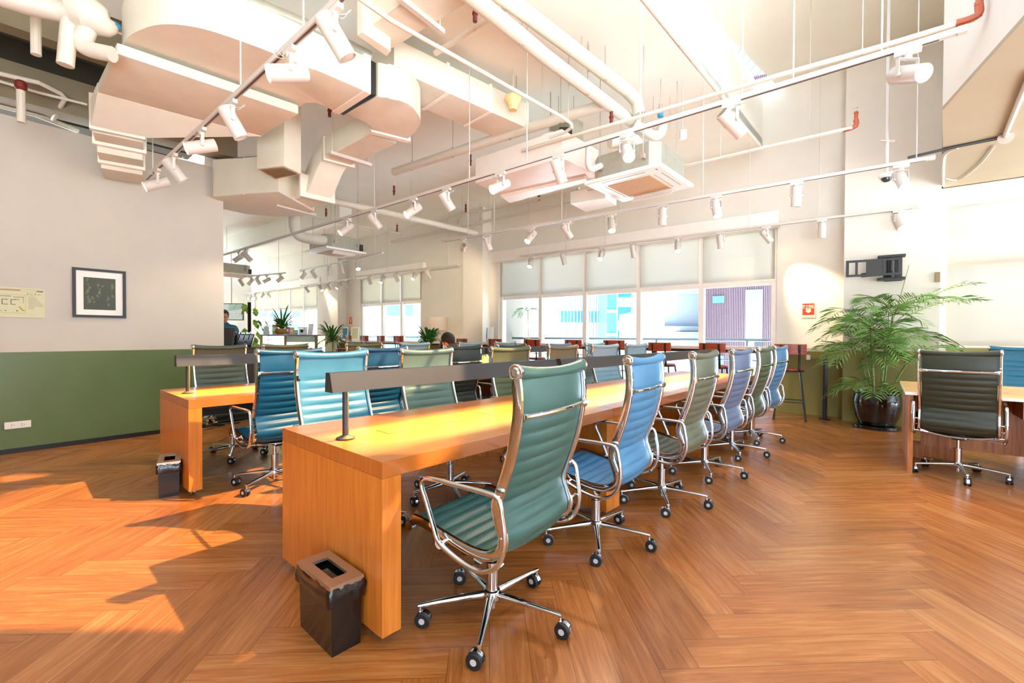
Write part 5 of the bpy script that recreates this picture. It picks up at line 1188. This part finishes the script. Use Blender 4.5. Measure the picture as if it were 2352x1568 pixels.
# ------------------------------------------------------------------ coffee bar at the far left
bx0, bx1 = D(598, 770, 9.0), D(728, 770, 9.0); wb = (bx1.x - bx0.x)
t = thing('display_case', 'steel and glass food display case at the coffee bar', 'display case', ((bx0.x + bx1.x) / 2, 9.25, 0))
MB().box((0, 0, .36), (wb, .5, .72), bevel=.004).build('cabinet', 'brushed_steel', t, smooth=0)
MB().box((0, 0, 1.235), (wb + .02, .52, .03), bevel=.004).build('top_shelf', 'brushed_steel', t, smooth=0)
for x in (-wb / 2 + .02, -.06 * wb, wb / 2 - .02): MB().box((x, -.235, .97), (.05, .03, .52)).build('upright', 'brushed_steel', t, smooth=0)
MB().box((wb * .22, -.232, 1.16), (wb * .52, .025, .12)).build('mint_panel', 'mint_panel', t, smooth=0)
MB().box((0, .2, .97), (wb - .06, .02, .5)).build('lit_back', 'display_light', t, smooth=0)
MB().box((0, 0, .93), (wb - .06, .4, .012)).build('shelf', 'glass', t, smooth=0); MB().box((0, -.236, .97), (wb - .06, .006, .5)).build('front_glass', 'glass', t, smooth=0)
bo = Vector(((bx0.x + bx1.x) / 2, 9.25, 1.251))
rnd = random.Random(9)
for i in range(10):
    o = MB().lathe([(0, 0), (.035, .004), (.045, .02), (.03, .045), (0, .05)], n=12, cap=False).build('pastry', 'basket', None); o.location = (bo.x - wb * .42 + i * wb * .093, 9.17 + .05 * (i % 2), .937)
    tag(o, 'small brown pastry on the lit display shelf, %s from the left' % ordinal(i), 'pastry', 'pastries in the display case')
t = strap_plant('basket_plant', 'leafy plant with striped arching leaves in a wicker basket', (D(648, 770, 9.2).x, 9.2, 1.251), (.13, .12), 56, .58, .034, 'leaf_dark', rnd, .8, (.5, 1.3), 'basket')
b_ = MB()
for i in range(12):
    a = i * .9; c_ = Vector((.07 * math.cos(a), .07 * math.sin(a), .16 + .02 * (i % 3))); b_.ball(c_, .055, (1, 1, .25), 1)
b_.build('round_leaves', 'leaf_light', t)
for px, w, h, m, lab, cat in ((632, .09, .2, 'frame_wood', 'light wooden board standing left of the wicker basket', 'board'), (661, .075, .15, 'pink_box', 'pink box beside the wicker basket', 'box'), (671, .075, .14, 'yellow_box', 'yellow box right of the pink box', 'box'),
                              (681, .06, .09, 'brushed_steel', 'small grey tin right of the yellow box', 'tin')):
    p = D(px, 770, 9.18); t = thing('wooden_board' if cat == 'board' else ('tin' if cat == 'tin' else 'gift_box'), lab, cat, (p.x, 9.18, 1.251)); MB().box((0, 0, h / 2), (w, .05, h), bevel=.003).build('box_body', m, t, smooth=0); MB().box((0, -.027, h * .55), (w * .7, .004, h * .35)).build('box_label', 'paper', t, smooth=0)
p = D(696, 770, 9.2); t = thing('small_appliance', 'small white appliance with a round dial on the display case', 'appliance', (p.x, 9.2, 1.251)); MB().box((0, 0, .06), (.13, .1, .12), bevel=.012).build('body', 'white_plastic', t, smooth=0); MB().cyl((0, -.051, .07), (0, -.056, .07), .03, n=14).build('dial', 'black_metal', t); MB().box((0, 0, .135), (.15, .11, .02), bevel=.004).build('lid', 'brushed_steel', t, smooth=0)
p = D(712, 770, 9.2); t = thing('price_board', 'white leaning price board at the right end of the display case', 'board', (p.x, 9.2, 1.251)); MB().obb((0, .03, .11), (.05, 0, 0), (0, .006, 0), (0, .03, .11)).build('board', 'paper', t, smooth=0); MB().tube([(0, .05, .15), (0, .10, .0)], .004, 6).build('strut', 'white_metal', t)
p = D(612, 770, 9.2); t = thing('figurine', 'small white round figurine left of the wicker basket', 'ornament', (p.x, 9.2, 1.251)); MB().lathe([(.05, 0), (.06, .03), (.05, .07), (.03, .09), (.045, .11), (.05, .14), (.03, .17), (0, .18)], n=16).build('figure', 'white_plastic', t)
cb = thing('bar_cabinet', 'grey steel bar cabinet left of the display case', 'cabinet', (D(556, 800, 8.0).x, 8.1, 0)); MB().box((0, 0, .5), (.62, .55, 1.0), bevel=.004).build('body', 'brushed_steel', cb, smooth=0); MB().box((0, 0, 1.01), (.66, .6, .03)).build('worktop', 'black_metal', cb, smooth=0)
dr_ = MB().box((.1, -.28, .5), (.34, .02, .8), bevel=.006).build('door', 'galvanised', cb, smooth=0); MB().tube([(.22, -.30, .4), (.22, -.30, .7)], .01, 8).build('handle', 'chrome', dr_)
ez = Z(548, 778, 1.03); t = thing('espresso_machine', 'black and chrome espresso machine on the bar cabinet', 'coffee machine', (D(552, 770, 8.0).x, 8.0, 1.026), .5)
MB().obb((0, 0, .12), (.20, 0, 0), (0, .16, 0), (.03, 0, .11), .02).build('body', 'black_gloss', t, smooth=0)
for i in range(5): MB().obb((-.15 + i * .075, -.15, .20), (.012, .03, 0), (0, .012, .0), (.02, .0, .07)).build('chrome_fin', 'chrome', t, smooth=0)
for x in (-.09, .09): MB().tube([(x, -.17, .10), (x, -.27, .09)], .012, 8).build('portafilter', 'black_metal', t)
for sx in (-.15, .15):
    for sy in (-.12, .12): MB().cyl((sx, sy, 0), (sx, sy, .02), .02, n=8).build('foot', 'rubber', t)
MB().box((.02, 0, .245), (.36, .28, .012)).build('cup_tray', 'chrome', t, smooth=0)
p = D(519, 775, 7.3); t = thing('cash_register', 'dark grey cash register screen in front of the barista', 'register', (p.x, p.y, 1.026)); MB().box((0, 0, .02), (.2, .2, .04)).build('base', 'black_metal', t, smooth=0); MB().obb((0, 0, .19), (.13, 0, 0), (0, .02, 0), (0, .03, .14), .008).build('screen', 'charcoal_metal', t, smooth=0)
cc = thing('bar_counter', 'dark bar counter under the cash register at the wall corner', 'counter', (p.x, p.y, 0)); MB().box((.05, .1, .5), (.44, .44, 1.0)).build('body', 'charcoal_metal', cc, smooth=0); MB().box((.05, .1, 1.0125), (.48, .48, .025)).build('worktop', 'black_metal', cc, smooth=0)
# screen on the far wall
p = D(531, 716, 15.5); t = thing('television', 'wall television showing a street picture behind the barista', 'television', p); 
MB().box((0, 0, 0), (.86, .05, .58), bevel=.008).build('casing', 'black_plastic', t, smooth=0); MB().box((0, -.026, 0), (.81, .004, .53)).build('screen', 'screen_art', t, smooth=0)
b_ = MB(); b_.face([(-.1, -.0285, .02), (.4, -.0285, .1), (.4, -.0285, .26), (-.05, -.0285, .26)]); b_.build('picture_sky', 'mint_panel', t, smooth=0)
b_ = MB(); [b_.box((-.3 + i * .13, -.029, -.12 + .05 * (i % 2)), (.1, .001, .12)) for i in range(6)]; b_.build('picture_cars', 'paper', t, smooth=0)
MB().tube([(0, .02, .3), (0, .02, CZ - p.z)], .02, 8).build('ceiling_pole', 'white_metal', t)
# climbing plant on a dark pole
p = D(573, 770, 9.9); t = thing('climbing_plant', 'light green climbing plant on a dark pole beside the coffee bar', 'potted plant', (p.x, p.y, 0)); MB().lathe([(.13, 0), (.16, .3), (.14, .3), (0, .28)], n=18).build('pot', 'pot_black', t); MB().tube([(0, 0, .25), (0, 0, 1.95)], .035, 8).build('moss_pole', 'cap_black', t)
fo = MB(); rnd = random.Random(12)
for i in range(46):
    z = rnd.uniform(.7, 1.95); a = rnd.uniform(0, 6.28); d = Vector((math.cos(a), math.sin(a), 0)); s = Vector((-d.y, d.x, 0)); r_ = rnd.uniform(.05, .34); c_ = d * r_ + UP * z; l, w = rnd.uniform(.12, .2), rnd.uniform(.05, .075); dn = (d * .5 - UP * .85).normalized()
    fo.face([c_, c_ + s * w + dn * l * .3, c_ + s * w * .7 + dn * l * .65, c_ + dn * l, c_ - s * w * .7 + dn * l * .65, c_ - s * w + dn * l * .3])
fo.build('leaves', 'leaf_light', t, smooth=0, double=True)
p = D(752, 805, 6.9); vz = thing('flower_vase', 'glass vase of small yellow flowers on the rear desk row', 'vase', DK2(2.05, .78) + UP * .756)
MB().lathe([(.03, 0), (.035, .06), (.025, .10), (.03, .12)], n=16, cap=False).build('vase_body', 'mint_panel', vz, double=True); b_ = MB(); st_ = MB(); rnd = random.Random(8)
for i in range(12):
    a = i * 2.4; q_ = Vector((.06 * math.cos(a), .06 * math.sin(a), .24 + .08 * rnd.random())); st_.tube([(0, 0, .02), q_], .0025, 4); b_.ball(q_, .016, (1, 1, .6), 1)
b_.build('blossoms', 'yellow_box', vz); st_.build('stems', 'cane', vz)
tb = thing('tote_bag', 'small white and blue bag on the rear desk beside the dark green chair', 'bag', DK2(3.35, .62) + UP * .752, .4); MB().rings([[Vector((sx * (.11 - k), sy * (.05 - .03 * (z > .1)), z)) for sx, sy in ((-1, -1), (1, -1), (1, 1), (-1, 1))] for z, k in ((0, 0), (.02, 0), (.2, .015))]).build('bag_body', 'paper', tb, smooth=0); MB().tube(crom([(-.05, 0, .19), (-.05, 0, .26), (0, 0, .29), (.05, 0, .26), (.05, 0, .19)], 4), .006, 6).build('handle', 'leather_deepblue', tb)
for i, (m, h) in enumerate((('leaf_light', .2), ('paper', .21), ('yellow_box', .19), ('mint_panel', .22), ('leather_sage', .2))):
    o = MB().box((0, 0, h / 2), (.022, .15, h), bevel=.002).build('standing_book', m, None, smooth=0); o.location = DK2(3.62 + .028 * i, .60) + UP * .752; o.rotation_euler = (0, 0, RZU)
    tag(o, '%s thin book standing upright on the rear desk, %s of the row' % (('green', 'white', 'yellow', 'mint', 'grey-green')[i], ordinal(i)), 'book', 'books standing on the rear desk')
# ------------------------------------------------------------------ people
def person(name, lab, loc, rz, joints, hair_m, shirt_m, head_c, head_tilt, cap=False):
    """joints: name -> (xyz, radius, parent); one skinned body"""
    t = thing(name, lab, 'person', loc, rz)
    me = bpy.data.meshes.new('body'); names = list(joints); bm = bmesh.new(); vs = {n: bm.verts.new(joints[n][0]) for n in names}
    for n in names:
        if joints[n][2]: bm.edges.new((vs[joints[n][2]], vs[n]))
    bm.to_mesh(me); bm.free(); o = bpy.data.objects.new('body', me); COL.objects.link(o); o.parent = t; me.materials.append(M['skin']); me.materials.append(M[shirt_m])
    sk = o.modifiers.new('skin', 'SKIN'); sk.use_smooth_shade = True
    for i, n in enumerate(names):
        r_ = joints[n][1]; r_ = r_ if isinstance(r_, tuple) else (r_, r_); me.skin_vertices[0].data[i].radius = r_; me.skin_vertices[0].data[i].use_root = (n == 'pelvis')
    o.modifiers.new('sub', 'SUBSURF').levels = 2; o.modifiers['sub'].render_levels = 2
    dg = bpy.context.evaluated_depsgraph_get(); ev = o.evaluated_get(dg); m2 = bpy.data.meshes.new_from_object(ev); o.modifiers.clear(); o.data = m2; m2.name = 'body'
    if len(m2.materials) < 2:
        m2.materials.clear(); m2.materials.append(M['skin']); m2.materials.append(M[shirt_m])
    wr = [Vector(joints[k][0]) for k in joints if k.startswith('hand') or k.startswith('wrist')]; nk = Vector(joints['neck'][0])
    for p_ in m2.polygons:
        p_.use_smooth = True; c_ = p_.center
        skin_ = (c_ - nk).length < .075 and c_.z > nk.z - .03 or any((c_ - w_).length < .08 for w_ in wr); p_.material_index = 0 if skin_ else 1
    hd = MB(); c_ = Vector(head_c); R_ = Matrix.Rotation(head_tilt, 3, 'X'); rg = []
    for z, rx, ry, yo in ((-.125, .030, .030, .035), (-.115, .045, .05, .03), (-.09, .056, .07, .018), (-.05, .066, .086, .008), (-.01, .072, .095, .0), (.03, .075, .098, -.004), (.07, .070, .092, -.006), (.10, .052, .07, -.008), (.118, .025, .035, -.008)):
        rg.append([c_ + R_ @ Vector((rx * math.cos(a), yo + ry * math.sin(a), z)) for a in [2 * math.pi * j / 20 for j in range(20)]])
    hd.rings(rg)
    hd.ball(c_ + R_ @ Vector((0, .100, -.022)), .016, (.8, 1, 1.5), 2)
    for sx in (-1, 1): hd.ball(c_ + R_ @ Vector((sx * .074, .0, -.01)), .026, (.35, .8, 1.2), 2)
    ho = hd.build('head', 'skin', t, smooth=70)
    ey = MB()
    for sx in (-1, 1): ey.ball(c_ + R_ @ Vector((sx * .030, .088, .005)), .010, (1.2, .6, .8), 2)
    ey.build('eyes', 'hair_black', ho); MB().ball(c_ + R_ @ Vector((0, .088, -.062)), .02, (1, .4, .3), 2).build('mouth', 'stool_wood', ho)
    hr = MB(); rg = []
    for z, k in ((.0 if not cap else -.09, 1.0), (.04, 1.0), (.08, .92), (.11, .66), (.128, .3)):
        rg.append([c_ + R_ @ Vector((.082 * k * math.cos(a), -.010 + (.104 * k) * math.sin(a) * (1 if math.sin(a) < 0 or z > .05 else .72), z)) for a in [2 * math.pi * j / 20 for j in range(20)]])
    hr.rings(rg); hr.build('hair', hair_m, t, smooth=70)
    if cap:
        cp = MB(); rg = []
        for z, k in ((.03, 1.06), (.06, 1.06), (.10, .92), (.13, .66), (.145, .25)): rg.append([c_ + R_ @ Vector((.086 * k * math.cos(a), -.006 + .108 * k * math.sin(a), z)) for a in [2 * math.pi * j / 22 for j in range(22)]])
        cp.rings(rg); br = [[c_ + R_ @ Vector((.075 * math.cos(a) * s_, .085 + .085 * math.sin(a) * s_, .035 - .02 * s_ * math.sin(a) + dz)) for a in [math.pi * j / 10 for j in range(11)]] for s_, dz in ((1, 0), (1, .006), (.1, .012), (.1, .0))]
        cp.rings(br); cp.build('cap', 'cap_black', t, smooth=60)
    fn_ = MB()
    for hn in [k for k in joints if k.startswith('hand')]:
        hp = Vector(joints[hn][0]); wp = Vector(joints[joints[hn][2]][0]); d = (hp - wp).normalized(); s = d.cross(UP).normalized()
        for i, (off_, l_) in enumerate(((-.030, .058), (-.010, .072), (.010, .068), (.030, .052))):
            b0 = hp + s * off_ + d * .02; fn_.tube([b0, b0 + d * l_ * .55 - UP * .004, b0 + d * l_ * .9 - UP * .022], .008, 7, rs=[.009, .0085, .006])
        sg = 1 if hp.x < 0 else -1; b0 = hp - d * .01 + s * (.034 * sg); fn_.tube([b0, b0 + s * .02 * sg + d * .03, b0 + s * .022 * sg + d * .055], .009, 7, rs=[.011, .0095, .007])
    fn_.build('fingers', 'skin', t); return t
# seated at the rear desk, leaning over it
sp = DK2(3.27, 1.13); J = {
    'pelvis': ((0, -.06, .57), (.13, .11), None), 'spine': ((0, .0, .70), (.14, .115), 'pelvis'), 'chest': ((0, .09, .88), (.155, .115), 'spine'), 'base': ((0, .15, 1.0), (.08, .075), 'chest'), 'neck': ((0, .19, 1.06), .05, 'base'),
    'shoulder_l': ((-.17, .11, .95), .058, 'chest'), 'elbow_l': ((-.23, .22, .77), .045, 'shoulder_l'), 'wrist_l': ((-.12, .40, .775), .03, 'elbow_l'), 'hand_l': ((-.09, .45, .775), (.036, .018), 'wrist_l'),
    'shoulder_r': ((.17, .11, .95), .058, 'chest'), 'elbow_r': ((.23, .22, .77), .045, 'shoulder_r'), 'wrist_r': ((.12, .40, .775), .03, 'elbow_r'), 'hand_r': ((.09, .45, .775), (.036, .018), 'wrist_r'),
    'hip_l': ((-.10, .0, .53), .085, 'pelvis'), 'knee_l': ((-.13, .40, .50), .06, 'hip_l'), 'ankle_l': ((-.12, .42, .09), .042, 'knee_l'), 'toe_l': ((-.12, .56, .04), .035, 'ankle_l'),
    'hip_r': ((.10, .0, .53), .085, 'pelvis'), 'knee_r': ((.13, .40, .50), .06, 'hip_r'), 'ankle_r': ((.12, .42, .09), .042, 'knee_r'), 'toe_r': ((.12, .56, .04), .035, 'ankle_r')}
person('person', 'person in a dark cap and dark top, seated and bent over the rear desk', sp, heading(-V), J, 'hair_black', 'shirt_dark', (0, .24, 1.145), -.45, True)
bp_ = D(521, 727, 8.9); J = {
    'pelvis': ((0, 0, .96), (.14, .11), None), 'spine': ((0, .0, 1.12), (.135, .10), 'pelvis'), 'chest': ((0, .02, 1.32), (.16, .11), 'spine'), 'base': ((0, .03, 1.44), (.08, .07), 'chest'), 'neck': ((0, .05, 1.51), .05, 'base'),
    'shoulder_l': ((-.18, .02, 1.40), .058, 'chest'), 'elbow_l': ((-.23, .06, 1.13), .044, 'shoulder_l'), 'wrist_l': ((-.12, .26, 1.08), .03, 'elbow_l'), 'hand_l': ((-.09, .31, 1.08), (.036, .018), 'wrist_l'),
    'shoulder_r': ((.18, .02, 1.40), .058, 'chest'), 'elbow_r': ((.23, .06, 1.13), .044, 'shoulder_r'), 'wrist_r': ((.12, .26, 1.08), .03, 'elbow_r'), 'hand_r': ((.09, .31, 1.08), (.036, .018), 'wrist_r'),
    'hip_l': ((-.09, 0, .90), .085, 'pelvis'), 'knee_l': ((-.10, .03, .50), .06, 'hip_l'), 'ankle_l': ((-.10, .0, .09), .042, 'knee_l'), 'toe_l': ((-.10, .14, .04), .035, 'ankle_l'),
    'hip_r': ((.09, 0, .90), .085, 'pelvis'), 'knee_r': ((.10, .03, .50), .06, 'hip_r'), 'ankle_r': ((.10, .0, .09), .042, 'knee_r'), 'toe_r': ((.10, .14, .04), .035, 'ankle_r')}
person('person', 'dark haired barista standing behind the cash register at the wall corner', (bp_.x - .03, bp_.y, 0), math.radians(200), J, 'hair_black', 'leather_petrol', (0, .09, 1.60), -.25)
# plants outside on the balcony
q_ = WW(wt(1212, -1.1), -1.1, -.03); t = thing('balcony_palm', 'thin young palm outside the leftmost pane of the wide window', 'potted plant', q_); MB().lathe([(.14, 0), (.18, .35), (.15, .35), (0, .33)], n=16).build('pot', 'pot_black', t)
fo, st_ = MB(), MB(); rnd = random.Random(2); st_.tube([(0, 0, .33), (.02, 0, 1.2), (.0, .02, 1.95)], .012, 6)
for k in range(9): a = k * .7; frond(fo, st_, Vector((0, .02, 1.93)), Vector((math.cos(a), math.sin(a), 0)), .42, .25, .4, 14, .12, .014, rnd)
fo.build('foliage', 'leaf_dark', t, smooth=0, double=True); st_.build('stem', 'cane', t)
for i, px in enumerate((1190, 1722)):
    q_ = WW(wt(px, -.9), -.9, -.03); strap_plant('balcony_plant', ('low leafy plant outside the leftmost pane' if i == 0 else 'low leafy plant outside behind the slate blue chair'), q_, (.15, .3), 40, .5, .03, 'leaf_dark', random.Random(30 + i), .7, (.6, 1.2))
